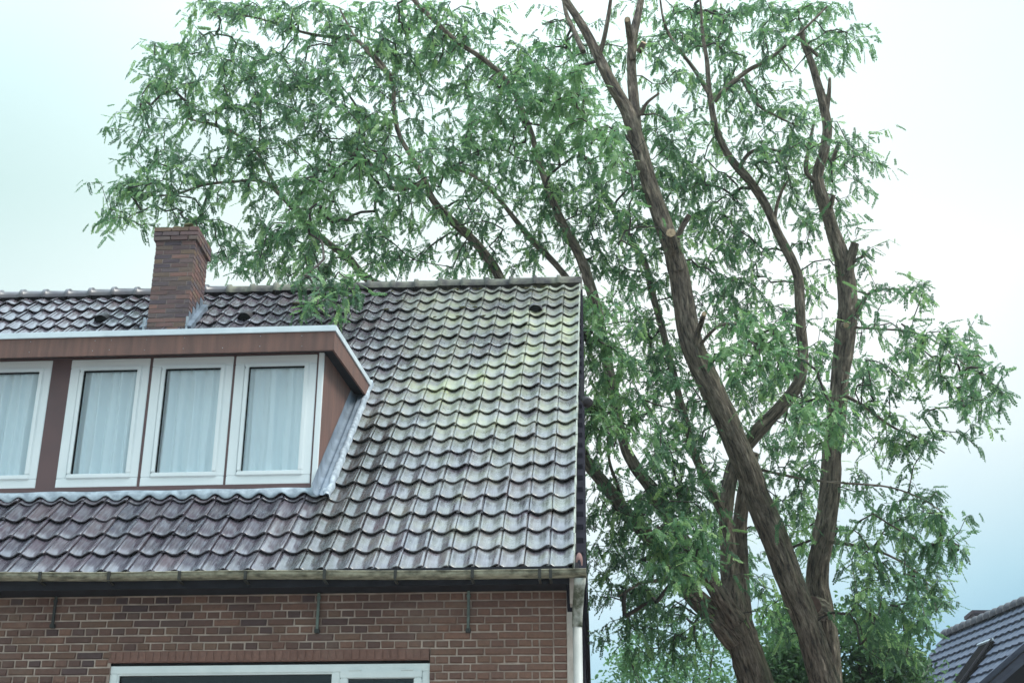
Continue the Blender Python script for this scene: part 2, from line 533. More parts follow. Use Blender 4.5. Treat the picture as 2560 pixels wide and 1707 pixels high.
# --- walls
WIN = (-3.722, -1.140, 2.25, 3.780)
wall = MB()
yb, yf = WY + .27, WY + .0065
for a, b2, z0, z1 in ((HX0, WIN[0], 0, 4.345), (WIN[1], HX1, 0, 4.345), (WIN[0], WIN[1], 0, WIN[2]), (WIN[0], WIN[1], 3.893, 4.345)):
    wall.box(a, b2, yf, yb, z0, z1)
wall.box(WIN[0], WIN[1], yf + .045, yb, 3.80, 3.893)
front_wall = wall.build('front_wall', M['mortar'], house)
back_wall = box('back_wall', HX0, HX1 - .002, 10.65 - .27, 10.65, 0, 4.3, M['brick'], house)
g = MB()
for x0, x1 in ((HX0 + .001, HX0 + .27), (-.335, -.0575)):
    g.raw([(x0, WY + .28, 0), (x0, 10.37, 0), (x0, 10.37, 4.4), (x0, RIDGE_Y, 9.30), (x0, WY + .28, 4.4),
           (x1, WY + .28, 0), (x1, 10.37, 0), (x1, 10.37, 4.4), (x1, RIDGE_Y, 9.30), (x1, WY + .28, 4.4)],
          [(0, 1, 2, 3, 4), (9, 8, 7, 6, 5), (0, 5, 6, 1), (1, 6, 7, 2), (2, 7, 8, 3), (3, 8, 9, 4), (4, 9, 5, 0)])
gable = g.build('gable_wall', M['brick'], house)
box('upper_floor', HX0 + .28, -.34, WY + .28, 10.36, 4.15, 4.30, M['room'], house)


# --- bricks, English cross bond, laid one by one
def brick_mesh(name, L, H, D, mat, seed):
    rg = random.Random(seed)
    bm = bmesh.new()
    bmesh.ops.create_cube(bm, size=1)
    for v in bm.verts:
        v.co = Vector((v.co.x * L, v.co.y * D, v.co.z * H))
        v.co += Vector((rg.uniform(-.0025, .0025), 0, rg.uniform(-.0022, .0022)))
    ed = [e for e in bm.edges if all(v.co.y < 0 for v in e.verts)]
    bmesh.ops.bevel(bm, geom=ed, offset=.006, segments=2, affect='EDGES', clamp_overlap=True)
    me = bpy.data.meshes.new(name)
    bm.to_mesh(me); bm.free()
    me.materials.append(mat)
    return me


COURSE = .0631
st_m = [brick_mesh('brick', .207, .0505, .05, M['brick'], i) for i in range(5)]
hd_m = [brick_mesh('brick', .098, .0505, .05, M['brick'], 20 + i) for i in range(5)]
cl_m = [brick_mesh('brick', .046, .0505, .05, M['brick'], 40 + i) for i in range(2)]
laid = []                                             # (distance, mesh, location)
ztop = 3.895 + COURSE * 7
row = 0
while ztop - COURSE * row > 2.9:
    zc = ztop - COURSE * (row + .5)
    x = HX1
    first = True
    pos = []
    if row % 2 == 1:                                  # stretchers
        off = .11 if (row // 2) % 2 else 0.0
        x -= .105
        pos.append((x + .0525, 'h'))
        x -= off
        if off:
            pos.append((x + off / 2, 'h'))
        while x > HX0:
            pos.append((x - .11, 's')); x -= .22
    else:                                             # headers, with a closer next to the corner
        pos.append((x - .0525, 'h')); x -= .11
        pos.append((x - .0525, 'h')); x -= .11
        pos.append((x - .0275, 'c')); x -= .056
        while x > HX0:
            pos.append((x - .055, 'h')); x -= .11
    for px_, k in pos:
        half = {'s': .11, 'h': .055, 'c': .028}[k]
        scl = 1.0
        if zc < 3.90:
            xa_, xb_ = px_ - half, px_ + half
            if xa_ > WIN[0] - .03 and xb_ < WIN[1] + .03:
                continue
            if xb_ > WIN[0] and xa_ < WIN[0]:
                xb_ = WIN[0] + .004
            elif xa_ < WIN[1] and xb_ > WIN[1]:
                xa_ = WIN[1] - .004
            scl = (xb_ - xa_) / (2 * half)
            px_ = (xa_ + xb_) / 2
            if scl * half < .012:
                continue
        me = random.choice({'s': st_m, 'h': hd_m, 'c': cl_m}[k])
        laid.append((me, Vector((px_, WY + .021 + random.uniform(-.0025, .0025), zc + random.uniform(-.0015, .0015))), scl))
    row += 1
seen = []
rest = []
for me, p, scl in laid:
    sx, sy, sz = proj(p)
    (seen if (sx > -35 and sy < 1720 and p.x > -5.0) else rest).append((scl, me, p))
seen.sort(key=lambda t: (t[2] - CAM_LOC).length)
rest += seen[300:]
for scl, me, p in seen[:300]:
    o = bpy.data.objects.new('brick', me)
    o.location = p
    o.scale = (scl, 1, 1)
    o.rotation_euler = (0, random.uniform(-.004, .004), random.uniform(-.006, .006))
    link(o, front_wall)
mb = MB()
for scl, me, p in rest:
    mb.raw([Vector((v.co.x * scl, v.co.y, v.co.z)) + p for v in me.vertices], [tuple(f.vertices) for f in me.polygons], random.random())
o = mb.build('brickwork', M['brick'], front_wall, rnd=True)
o['kind'] = 'stuff'
# soldier course over the window
sm = [brick_mesh('soldier_brick', .058, .086, .05, M['lintel_brick'], 70 + i) for i in range(4)]
nS = 42
for i in range(nS):
    x = -3.742 + (i + .5) * (2.594 / nS)
    o = bpy.data.objects.new('soldier_brick', random.choice(sm))
    o.location = (x, WY + .0225 + random.uniform(-.001, .001), 3.849)
    link(o, front_wall)
mo = MB(); mo.box(-3.742, -1.148, WY + .0035, WY + .05, 3.804, 3.8935)
mo.build('lintel_mortar', M['lintel_brick'], front_wall)
box('lintel_steel', -3.735, -1.142, WY + .02, WY + .10, 3.783, 3.801, M['black'], front_wall)

# iron wall anchors
for ax, zt, zb in ((-4.232, 4.345, 4.115), (-2.056, 4.345, 4.050), (-.840, 4.345, 4.040)):
    a = MB()
    a.box(ax - .011, ax + .011, WY - .030, WY - .012, zb, zt)
    a.box(ax - .016, ax + .016, WY - .034, WY - .010, zt - .05, zt - .03)
    o = a.build('wall_anchor', M['iron'] if ax > -4 else M['iron_dark'], front_wall, bevel=.003)
    box('anchor_foot', ax - .020, ax + .020, WY - .036, WY + .004, zb - .03, zb + .002, M['iron_dark'], front_wall, bevel=.004)

# --- window below (only its head is in view)
lw = ring('ground_floor_window', WIN[0], WIN[1], WIN[2], WIN[3], .062, WY + .02, WY + .10, M['white_paint'], house, bevel=.004)
lw['label'] = 'white window frame under the soldier course with a wide fixed light and a casement'
box('mullion', -1.925, -1.858, WY + .022, WY + .098, WIN[2] + .062, WIN[3] - .062, M['white_paint'], lw, bevel=.004)
ring('casement', -1.856, -1.203, WIN[2] + .064, WIN[3] - .050, .064, WY + .006, WY + .07, M['white_paint'], lw, bevel=.006)
box('pane', -3.66, -1.926, WY + .060, WY + .066, WIN[2] + .06, WIN[3] - .061, M['glass_dark'], lw)
box('pane', -1.795, -1.262, WY + .040, WY + .046, WIN[2] + .12, WIN[3] - .115, M['glass_dark'], lw)
bd = MB()
bd.box(-3.66, -1.926, WY + .030, WY + .052, WIN[3] - .074, WIN[3] - .0615)
bd.box(-3.66, -3.648, WY + .030, WY + .052, WIN[2] + .07, WIN[3] - .074)
bd.build('glazing_bead', M['white_paint'], lw)
for hx in (-1.74, -1.32):
    box('hinge', hx - .05, hx + .05, WY - .001, WY + .012, WIN[3] - .058, WIN[3] - .046, M['white_paint'], lw, bevel=.003)
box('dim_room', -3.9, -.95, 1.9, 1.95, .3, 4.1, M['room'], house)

# --- eaves: soffit, gutter, brackets, downpipe, corner board
so = MB()
so.box(HX0, -.03, -.02, WY + .02, 4.348, 4.372)
so.box(HX0, -.028, -.035, -.005, 4.330, 4.47)
so.build('soffit', M['soffit'], house)


def gut_z(x):
    return 4.376 + .040 * min(1, max(0, (-x - .2) / 4.4))


prof = [(-.012, .062), (-.012, .022), (-.03, 0), (-.085, -.012), (-.135, 0), (-.150, .022), (-.152, .050), (-.162, .060), (-.158, .066), (-.142, .060), (-.14, .03), (-.12, .012), (-.085, .004), (-.04, .012), (-.022, .03), (-.022, .062)]
gv, gf = [], []
xs = list(np.linspace(HX0, .112, 60))
for x in xs:
    for (yy, zz) in prof:
        gv.append((x, yy + .004 * math.sin(x * 3.1), gut_z(x) - .006 + zz * .66 + .004 * math.sin(x * 2.3 + 1)))
K = len(prof)
for i in range(len(xs) - 1):
    for j in range(K):
        a = i * K + j; b2 = i * K + (j + 1) % K
        gf.append((a, b2, b2 + K, a + K))
gf.append(tuple(range(K))); gf.append(tuple((len(xs) - 1) * K + j for j in reversed(range(K))))
gutter = mobj('gutter', gv, gf, M['gutter'], house)
for bx in (-4.23, -3.67, -3.10, -2.57, -1.94, -1.38, -.775, -.25, -.165, -4.8, -5.4):
    z = gut_z(bx) - .024
    b_ = MB()
    b_.box(bx - .012, bx + .012, -.172, -.158, z - .008, z + .060)
    b_.box(bx - .011, bx + .011, -.163, -.02, z - .022, z - .014)
    b_.build('gutter_bracket', M['bracket'], gutter)


def tube(name, pts, rad, mat, parent=None, sides=20, cap=True):
    v, f = [], []
    n = len(pts)
    for i, p in enumerate(pts):
        p = Vector(p)
        d = (Vector(pts[min(n - 1, i + 1)]) - Vector(pts[max(0, i - 1)])).normalized()
        a = d.cross(Vector((0, 1, .01))).normalized() if abs(d.y) < .9 else d.cross(Vector((1, 0, 0))).normalized()
        c = d.cross(a)
        r = rad[i] if isinstance(rad, (list, tuple)) else rad
        for k in range(sides):
            t = 2 * PI * k / sides
            v.append(p + (a * math.cos(t) + c * math.sin(t)) * r)
    for i in range(n - 1):
        for k in range(sides):
            f.append((i * sides + k, i * sides + (k + 1) % sides, (i + 1) * sides + (k + 1) % sides, (i + 1) * sides + k))
    if cap:
        f.append(tuple(reversed(range(sides)))); f.append(tuple((n - 1) * sides + k for k in range(sides)))
    o = mobj(name, v, f, mat, parent, True)
    return o


dp = tube('downpipe', [(.030, .165, 0.05), (.030, .165, 2.0), (.030, .165, 4.05)], .037, M['pipe'], house)
tube('pipe_neck', [(.030, .165, 4.03), (.030, .163, 4.09), (.036, .12, 4.17), (.052, -.01, 4.29), (.060, -.075, 4.325), (.060, -.08, 4.358)],
     [.041, .041, .042, .043, .045, .047], M['pipe_moss'], dp)
for zc in (3.2, 1.6):
    tube('pipe_clip', [(.030, .165, zc), (.030, .165, zc + .03)], .041, M['pipe'], dp)
cb = MB()
cb.box(-.0545, .002, WY - .004, WY + .03, 0, 4.335)
cb.hexa([(-.024, .10, 4.20), (.010, .10, 4.20), (.010, WY - .005, 4.20), (-.024, WY - .005, 4.20),
         (-.024, .00, 4.405), (.010, .00, 4.405), (.010, WY - .005, 4.405), (-.024, WY - .005, 4.405)])
cb.build('corner_board', M['corner'], house)

# --- black weatherboards on the gable, each board its own piece
z = 3.67
while z < 9.35:
    h = .165
    y0 = max(WY + .04, (z + h - EAVE) / TA + .10)
    y1 = min(10.55, 2 * RIDGE_Y - y0 + .1)
    if z + h < EAVE:
        y0 = WY + .04
    if y1 - y0 < .3:
        break
    xa = .098 - .0125 * y0; xb = .098 - .0125 * y1
    jag = random.uniform(0, .004) + (.018 if z < 3.75 else 0)
    m_ = MB()
    m_.hexa([(-.056, y0, z), (xa - jag, y0, z), (xb - jag, y1, z), (-.056, y1, z),
             (-.056, y0, z + h + .004), (xa - .009, y0, z + h + .004), (xb - .009, y1, z + h + .004), (-.056, y1, z + h + .004)])
    m_.build('weatherboard', M['board'], gable)
    z += h + .0003
# dark bargeboard just under the verge, and the small dark lamp on it
m_ = MB()
for (s0, s1) in ((-.05, 7.45),):
    a0, a1, c0, c1 = S(0, s0, -.10), S(0, s1, -.10), S(0, s0, -.55), S(0, s1, -.55)
    xo0, xo1 = .106, .044
    m_.hexa([(-.05, c0.y, c0.z), (xo0, c0.y, c0.z), (xo1, c1.y, c1.z), (-.05, c1.y, c1.z),
             (-.05, a0.y, a0.z), (xo0, a0.y, a0.z), (xo1, a1.y, a1.z), (-.05, a1.y, a1.z)])
m_.build('bargeboard', M['board'], gable)
lp = at(1460, 1000, 2.2)
wl_ = tube('wall_lamp', [(.06, 2.2, lp.z + .02), (.105, 2.2, lp.z), (.125, 2.16, lp.z - .05)], [.028, .045, .052], M['vent'], house, 16)
box('lamp_bracket', .05, .085, 2.17, 2.23, lp.z - .01, lp.z + .22, M['vent'], wl_, bevel=.006)

# ------------------------------------------------------------------ roof
rd = MB()
R0, R1 = HX0 - .05, -.004
yE, zE = S(0, .02, -.125).y, S(0, .02, -.125).z
zr = zE + (RIDGE_Y - yE) * TA
YB = 2 * RIDGE_Y - yE
rd.raw([(R0, yE, zE), (R1, yE, zE), (R1, RIDGE_Y, zr), (R0, RIDGE_Y, zr), (R0, YB, zE), (R1, YB, zE),
        (R0, yE + .05, zE - .03), (R1, yE + .05, zE - .03), (R1, RIDGE_Y, zr - .10), (R0, RIDGE_Y, zr - .10), (R0, YB - .05, zE - .03), (R1, YB - .05, zE - .03)],
       [(0, 1, 2, 3), (3, 2, 5, 4), (7, 6, 9, 8), (8, 9, 10, 11), (0, 6, 7, 1), (4, 5, 11, 10), (1, 7, 8, 2), (2, 8, 11, 5), (6, 0, 3, 9), (9, 3, 4, 10)])
roof = rd.build('roof', M['vent'], house)
# back slope gets plain rows of tile so that it is not bare
bs = MB()
for s in range(23):
    for (sa, n0) in ((s * GAUGE, .03), ):
        p0, p1 = S(0, sa, -.07 + n0), S(0, sa + GAUGE + .05, -.07)
        m0, m1 = 2 * RIDGE_Y - p0.y, 2 * RIDGE_Y - p1.y
        bs.raw([(R0, m0, p0.z), (R1, m0, p0.z), (R1, m1, p1.z), (R0, m1, p1.z), (R0, m0, p0.z - .02), (R1, m0, p0.z - .02)],
               [(1, 0, 3, 2), (0, 1, 5, 4)], random.random())
o = bs.build('back_slope_tiles', M['tile'], roof, rnd=True)
o['kind'] = 'stuff'


def tile_mesh(name, mat, seed, mesh=True):
    rg = random.Random(seed)
    ts = [-.02, .055, .098, .118, .19, .27, .36, .46, .56, .66, .735, .76, .82, .88, .94, .98, 1.02, 1.062]
    LEN, LIFT, TH = GAUGE + .06, .034, .013

    def h(t):
        b = .5 + .5 * math.cos(2 * PI * t)
        z = .040 * b ** 1.3
        if t < .10:
            z = .040 * (.5 + .5 * math.cos(2 * PI * .1)) ** 1.3 - .014
        if .73 < t < .76:
            z += .002
        return z
    rows = [(0.0, LIFT - .003), (.010, LIFT), (LEN * .5, LIFT * .5), (LEN, 0)]
    v, f = [], []
    nt = len(ts)
    for (y, zo) in rows:
        for t in ts:
            v.append((t * TW, y + rg.uniform(-.001, .001) * (y < .02), zo + h(t)))
    nb = len(v)
    for (y, zo) in ((.0005, LIFT), (LEN, 0)):
        for t in ts:
            v.append((t * TW, y, zo + h(t) - TH))
    nr = len(rows)
    for r in range(nr - 1):
        for i in range(nt - 1):
            a = r * nt + i
            f.append((a, a + 1, a + nt + 1, a + nt))
    for i in range(nt - 1):
        f.append((nb + i, nb + i + 1, i + 1, i))                       # lower edge
        f.append((nb + i + 1, nb + i, nb + nt + i, nb + nt + i + 1))   # underside
    f.append((nb + nt - 1, nb + 2 * nt - 1, nr * nt - 1, 3 * nt - 1, 2 * nt - 1, nt - 1))
    if not mesh:
        return v, f
    me = bpy.data.meshes.new(name)
    me.from_pydata(v, [], f)
    sm = []
    for i, pl in enumerate(f):
        sm.append(i < (nr - 1) * (nt - 1))
    me.polygons.foreach_set('use_smooth', sm)
    me.materials.append(mat)
    me.update()
    return me


tms = [tile_mesh('roof_tile', M['tile'], i) for i in range(4)]
RX = Matrix.Rotation(ALPHA, 4, 'X')
DX0, DX1 = -6.50, -2.31            # dormer cheeks
tiles = []
vents = [(29, 20), (20, 20), (2, 20)]
for s in range(0, 23):
    for k in range(0, 48):
        xc, sc_ = -TW * (k + .5), (s + .5) * GAUGE
        yc = sc_ * CA
        if DX0 + .05 < xc < DX1 - .02 and 1.12 < yc < 2.80:
            continue
        if -5.20 < xc < -4.74 and 4.42 < yc < 4.82:
            continue
        p = S(-TW * (k + 1), s * GAUGE, -.075) + Vector((random.uniform(-.003, .003), 0, 0)) + Vector((0, -SA, CA)) * random.uniform(-.006, .006) \
            + Vector((0, CA, SA)) * (random.uniform(-.010, .010) + .005 * math.sin(k * .7 + s) + .012 * noise.noise(Vector((k * .25, s * .4, 2))))
        p += Vector((0, -SA, CA)) * (-.022 * math.sin(PI * min(1, s / 22)) * math.exp(-((-xc - 2.0) / 2.2) ** 2))   # the old roof sags a little
        mt = Matrix.Translation(p) @ RX @ Matrix.Rotation(random.uniform(-.018, .018), 4, 'Z') @ Matrix.Rotation(random.uniform(-.008, .008), 4, 'Y')
        if s == 22:
            mt = mt @ Matrix.Diagonal((1, .50, 1, 1))
        sx, sy, sz = proj(S(xc, sc_))
        vis = sx > -30 and not (DX0 < xc < DX1 and 2.7 < yc < 3.7)
        tiles.append((sz if vis else 99 + sz, s, k, mt))
tiles.sort(key=lambda t: t[0])
for d, s, k, mt in tiles[:300]:
    o = bpy.data.objects.new('roof_tile', random.choice(tms))
    o.matrix_world = mt
    link(o, roof)
mb = MB()
base = [tile_mesh('t', None, i, False) for i in range(3)]
for d, s, k, mt in tiles[300:]:
    v, f = random.choice(base)
    mb.raw([mt @ Vector(q) for q in v], f, random.random())
o = mb.build('roof_tiles', M['tile'], roof, rnd=True, smooth=False)
o['kind'] = 'stuff'
o.data.polygons.foreach_set('use_smooth', ([True] * 51 + [False] * (len(base[0][1]) - 51)) * (len(o.data.polygons) // len(base[0][1])))

# hooded vents let into the tiles
for px_, py_ in ((256, 792), (613, 786), (1339, 766)):
    d = ray(px_, py_)
    t = (EAVE + TA * CAM_LOC.y - CAM_LOC.z) / (d.z - TA * d.y)
    c = CAM_LOC + d * t
    s0 = c.y / CA
    vv, ff = [], []
    nseg = 14
    for (q, r_, hh) in ((-.075, .085, .085), (-.02, .088, .090), (.10, .07, .05), (.20, .03, .0)):
        for i in range(nseg + 1):
            a = PI * i / nseg
            vv.append(S(c.x + r_ * math.cos(a), s0 + q, -.035 + hh * math.sin(a)))
    for r_ in range(3):
        for i in range(nseg):
            a = r_ * (nseg + 1) + i
            ff.append((a, a + 1, a + nseg + 2, a + nseg + 1))
    vt = mobj('roof_vent', vv, ff, M['ridge'] if px_ > 1000 else M['vent'], roof, True)
    vv2 = [S(c.x + .075 * math.cos(PI * i / nseg), s0 - .062, -.035 + .075 * math.sin(PI * i / nseg)) for i in range(nseg + 1)]
    mobj('vent_mouth', vv2, [tuple(range(nseg + 1))], M['black'], vt)

# ridge tiles with collars
RL = .306
for i in range(31):
    x1 = .018 - i * RL
    x0 = x1 - RL + .004
    vv, ff = [], []
    nseg = 12
    ring_def = [(x0, .0), (x0, .022), (x0 + .045, .022), (x0 + .052, .0), (x1 + .02, -.006)]
    dz = .006 * math.sin(i * 1.7) + random.uniform(-.004, .004)
    for (x, up) in ring_def:
        for q in range(nseg + 1):
            a = -.22 + (PI + .44) * q / nseg
            vv.append((x, RIDGE_Y + (.112 + up) * math.cos(a), RIDGE_Z + .008 + dz + (.108 + up) * math.sin(a)))
    for r_ in range(len(ring_def) - 1):
        for q in range(nseg):
            a = r_ * (nseg + 1) + q
            ff.append((a + 1, a, a + nseg + 1, a + nseg + 2))
    ff.append(tuple(range(nseg + 1)))
    if i == 0:
        ff.append(tuple((len(ring_def) - 1) * (nseg + 1) + q for q in reversed(range(nseg + 1))))
    o = mobj('ridge_tile', vv, ff, M['ridge_moss'] if i < 15 else M['ridge'], roof, False)
    for pl in o.data.polygons:
        pl.use_smooth = len(pl.vertices) == 4
# pale end cap, mortar line along the verge, clay piece at its foot
box('ridge_end', .020, .040, RIDGE_Y - .10, RIDGE_Y + .10, RIDGE_Z - .16, RIDGE_Z + .135, M['corner'], roof, bevel=.01)
vm = MB()
for s in range(40):
    a, b2 = s * 7.32 / 40, (s + 1) * 7.32 / 40
    w = .016 + random.uniform(-.004, .004)
    nn = -.018 + random.uniform(-.006, .004)
    vm.hexa([S(.003, a, -.13), S(.003 + w, a, -.13), S(.003 + w, b2, -.13), S(.003, b2, -.13),
             S(.003, a, nn), S(.003 + w, a, nn), S(.003 + w, b2, nn), S(.003, b2, nn)])
vm.build('verge_mortar', M['verge'], roof)
vv, ff = [], []
for j, (yy, zz) in enumerate(((-.02, 4.40), (.05, 4.46))):
    for q in range(9):
        a = PI * q / 8
        vv.append((.055 + .028 * math.cos(a), yy, zz + .075 + .065 * math.sin(a)))
for q in range(9):
    x = vv[q]; vv.append((.055 + (x[0] - .055) * .6, x[1], 4.475 + (x[2] - 4.475) * .75))
for q in range(8):
    ff.append((q, q + 1, 9 + q + 1, 9 + q)); ff.append((q + 1, q, 18 + q, 18 + q + 1))
mobj('verge_end_tile', vv, ff, M['clay'], roof, True)
box('verge_foot', .022, .052, -.03, .06, 4.40, 4.50, M['vent'], roof, bevel=.004)
# moss tufts on the courses near the ridge
for i in range(22):
    x = random.uniform(-3.6, -.4); s = random.choice((22.3, 22.2, 21.05, 20.05, 19.03))
    c = S(x, s * GAUGE, -.028)
    bm = bmesh.new()
    bmesh.ops.create_icosphere(bm, subdivisions=2, radius=1)
    rr = random.uniform(.010, .024)
    for v in bm.verts:
        v.co = Vector((v.co.x * rr * 2.2, v.co.y * rr, v.co.z * rr * .6)) * (1 + .6 * noise.noise(v.co * 2.3 + c * 9)) + c
    me = bpy.data.meshes.new('moss_tuft'); bm.to_mesh(me); bm.free(); me.materials.append(M['moss'])
    link(bpy.data.objects.new('moss_tuft', me), roof)

# ------------------------------------------------------------------ dormer
FY = 1.05                                    # plane of the window frames
body = MB()
ztf, ztb = 6.955, 7.205                      # dormer roof underside, front and back
yb_ = 2.95
def dz(y): return 6.955 + (y - .85) * (7.205 - 6.955) / (2.85 - .85)
# right and left cheek, back boards, base rail
dorm = MB()
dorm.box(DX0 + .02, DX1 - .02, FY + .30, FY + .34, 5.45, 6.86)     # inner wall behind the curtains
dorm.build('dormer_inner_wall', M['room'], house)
dormer = MB()
dormer.box(DX0, DX1, FY + .002, FY + .10, 5.40, 5.540)             # sill rail
dormer.box(DX0, DX1, FY + .002, FY + .10, 6.802, 6.90)             # head rail
dormer = dormer.build('dormer', M['brown_dark'], house)
for xa, xb in ((DX1 - .03, DX1), (DX0, DX0 + .03)):
    c = MB()
    c.raw([(xa, FY + .03, 5.38), (xb, FY + .03, 5.38), (xb, 3.0, 7.17), (xa, 3.0, 7.17), (xb, FY + .03, 6.93), (xa, FY + .03, 6.93)],
          [(0, 1, 2, 3), (1, 4, 2), (0, 3, 5), (0, 5, 4, 1), (5, 3, 2, 4)])
    c.build('cheek', M['brown'], dormer)
# roof slab and soffit
rs = MB()
xl, xr = DX0 - .13, -2.178
rs.hexa([(xl + .02, .87, 6.80), (xr - .02, .87, 6.80), (xr - .02, 2.9, 7.05), (xl + .02, 2.9, 7.05),
         (xl + .02, .87, dz(.87) + .012), (xr - .02, .87, dz(.87) + .012), (xr - .02, 3.02, dz(3.02) + .012), (xl + .02, 3.02, dz(3.02) + .012)])
rs.build('dormer_roof', M['soffit'], dormer)
# fascia boards
f1 = MB()
f1.box(xl, xr, .845, .8695, 6.752, 6.935)
f1.build('fascia', M['brown'], dormer)
for xa, xb in ((xr - .0195, xr), (xl, xl + .0195)):
    f2 = MB()
    f2.hexa([(xa, .8697, 6.752), (xb, .8697, 6.752), (xb, 2.66, 7.00), (xa, 2.66, 7.00),
             (xa, .8697, 6.935), (xb, .8697, 6.935), (xb, 2.86, 7.185), (xa, 2.86, 7.185)])
    f2.build('fascia', M['brown'], dormer)
# nail heads
for i, nx in enumerate((-5.05, -4.44, -4.28, -3.95, -3.58, -3.22, -2.88, -2.48)):
    for zz in (6.80, 6.905):
        bm = bmesh.new(); bmesh.ops.create_icosphere(bm, subdivisions=1, radius=.0042)
        bmesh.ops.scale(bm, vec=(1, .4, 1), verts=bm.verts)
        bmesh.ops.translate(bm, vec=(nx + random.uniform(-.01, .01), .8445, zz + random.uniform(-.006, .006)), verts=bm.verts)
        me = bpy.data.meshes.new('nail_head'); bm.to_mesh(me); bm.free(); me.materials.append(M['lead_edge'])
        link(bpy.data.objects.new('nail_head', me), dormer)
# pale metal roof trim
t1 = MB(); t1.box(xl - .012, xr + .012, .828, .8445, 6.936, 6.995)
t1.box(xl - .012, xr + .012, .8447, .93, 6.968, 6.9952)
t1.build('roof_trim', M['zinc'], dormer, bevel=.004)
for xa, xb in ((xr + .0003, xr + .0125), (xl - .0125, xl - .0003)):
    t2 = MB()
    t2.hexa([(xa, .8447, 6.937), (xb, .8447, 6.937), (xb, 2.90, 7.187), (xa, 2.90, 7.187),
             (xa, .8447, 6.994), (xb, .8447, 6.994), (xb, 2.90, 7.245), (xa, 2.90, 7.245)])
    t2.build('roof_trim', M['zinc'], dormer)
# a strip of zinc lying on the dormer roof behind the trim
box('roof_sheet', -3.6, -2.62, 1.6, 1.66, 7.02, 7.115, M['zinc'], dormer)

# windows
wins = [(-6.445, -5.685), (-5.66, -4.897), (-4.712, -3.957), (-3.930, -3.163), (-3.141, -2.373)]
names = [None, 'white sash window at the left end, cut by the picture edge', 'white sash window right of the wide brown post',
         'middle white sash window of the three side by side', 'white sash window beside the brown cheek']
cur_lab = [None, 'white net curtain behind the leftmost dormer window at the picture edge', 'white net curtain behind the dormer window right of the wide brown post',
           'white net curtain behind the middle window of the three adjoining dormer windows', 'white net curtain behind the dormer window nearest the brown cheek']
for i, (a, b2) in enumerate(wins):
    if i == 0:
        continue
    fr = ring('dormer_window', a, b2, 5.541, 6.801, .088, FY, FY + .075, M['white'], house, bevel=.005)
    fr['label'] = names[i]
    sa = ring('sash', a + .094, b2 - .074 + .006, 5.623, 6.727, .046, FY - .014, FY + .05, M['white'], fr, bevel=.008)
    box('rubber_seal', a + .1385, a + .1405, FY - .0155, FY + .03, 5.672, 6.680, M['black'], fr)
    box('rubber_seal', a + .1385, b2 - .114, FY - .0155, FY + .03, 6.678, 6.680, M['black'], fr)
    box('pane', a + .136, b2 - .112, FY + .012, FY + .018, 5.662, 6.690, M['glass'], fr)
    # curtain: a hanging sheet with folds
    vv, ff = [], []
    nx, nz_ = 90, 6
    r1, r2, r3 = random.uniform(0, 6), random.uniform(0, 6), random.uniform(0, 6)
    for jz in range(nz_ + 1):
        z = 5.60 + (6.72 - 5.60) * jz / nz_
        for q in range(nx + 1):
            t = q / nx
            x = a + .06 + (b2 - a - .10) * t
            y = FY + .080 + .022 * math.sin(t * (26 + 7 * ((i * 3) % 4)) + r1 + .6 * math.sin(t * 7 + r3)) + .016 * math.sin(t * 17 + r2 + .12 * jz) + .005 * math.sin(t * 83 + r3)
            x += .006 * math.sin(jz * .9 + t * 20 + r2)
            vv.append((x, y, z))
    for jz in range(nz_):
        for q in range(nx):
            p = jz * (nx + 1) + q
            ff.append((p, p + 1, p + nx + 2, p + nx + 1))
    c = mobj('net_curtain', vv, ff, M['curtain'], None, True)
    c['label'] = cur_lab[i]; c['category'] = 'curtain'; c['group'] = 'net curtains in the dormer windows'
box('post', -4.896, -4.713, FY + .004, FY + .08, 5.541, 6.801, M['brown_dark'], dormer)
for a, b2 in ((-5.684, -5.661), (-3.956, -3.931), (-3.162, -3.142)):
    box('glazing_post', a, b2, FY + .006, FY + .08, 5.541, 6.801, M['brown_dark'], dormer)
box('glazing_post', -2.372, -2.358, FY + .006, FY + .08, 5.52, 6.801, M['brown_dark'], dormer)
box('corner_strip', -2.357, -2.309, FY - .004, FY + .034, 5.50, 6.815, M['white'], dormer, bevel=.004)
box('blank_panel', DX0 + .001, -5.685, FY + .004, FY + .08, 5.541, 6.801, M['brown_dark'], dormer)
box('sill_strip', DX0, -2.359, FY - .012, FY + .001, 5.500, 5.5395, M['brown_dark'], dormer)


# lead apron under the windows, dressed over the tile waves
def wave(x):
    t = (-x / TW) % 1.0
    return .043 * (.5 + .5 * math.cos(2 * PI * t)) ** 1.25


vv, ff = [], []
XS = np.arange(DX0 - .05, -2.20, .0125)
for x in XS:
    w = wave(x)
    jit = .008 * noise.noise(Vector((x * 5, 0, 0)))
    pts = [Vector((x, FY + .02, 5.515)), Vector((x, FY - .012, 5.500 + .004 * math.sin(x * 9)))]
    s1 = (FY - .02) / CA
    pts.append(S(x, s1 - .012, .35 * w - .014 + .012))
    pts.append(S(x, .988 / CA - .02 + jit - .30 * (.043 - w), w - .043 + .018))
    pts.append(S(x, .988 / CA - .022 + jit - .30 * (.043 - w), w - .043 + .008))
    vv += pts
for i in range(len(XS) - 1):
    for j in range(4):
        a = i * 5 + j
        ff.append((a, a + 5, a + 6, a + 1))
mobj('lead_apron', vv, ff, M['lead_pale'], dormer, True)
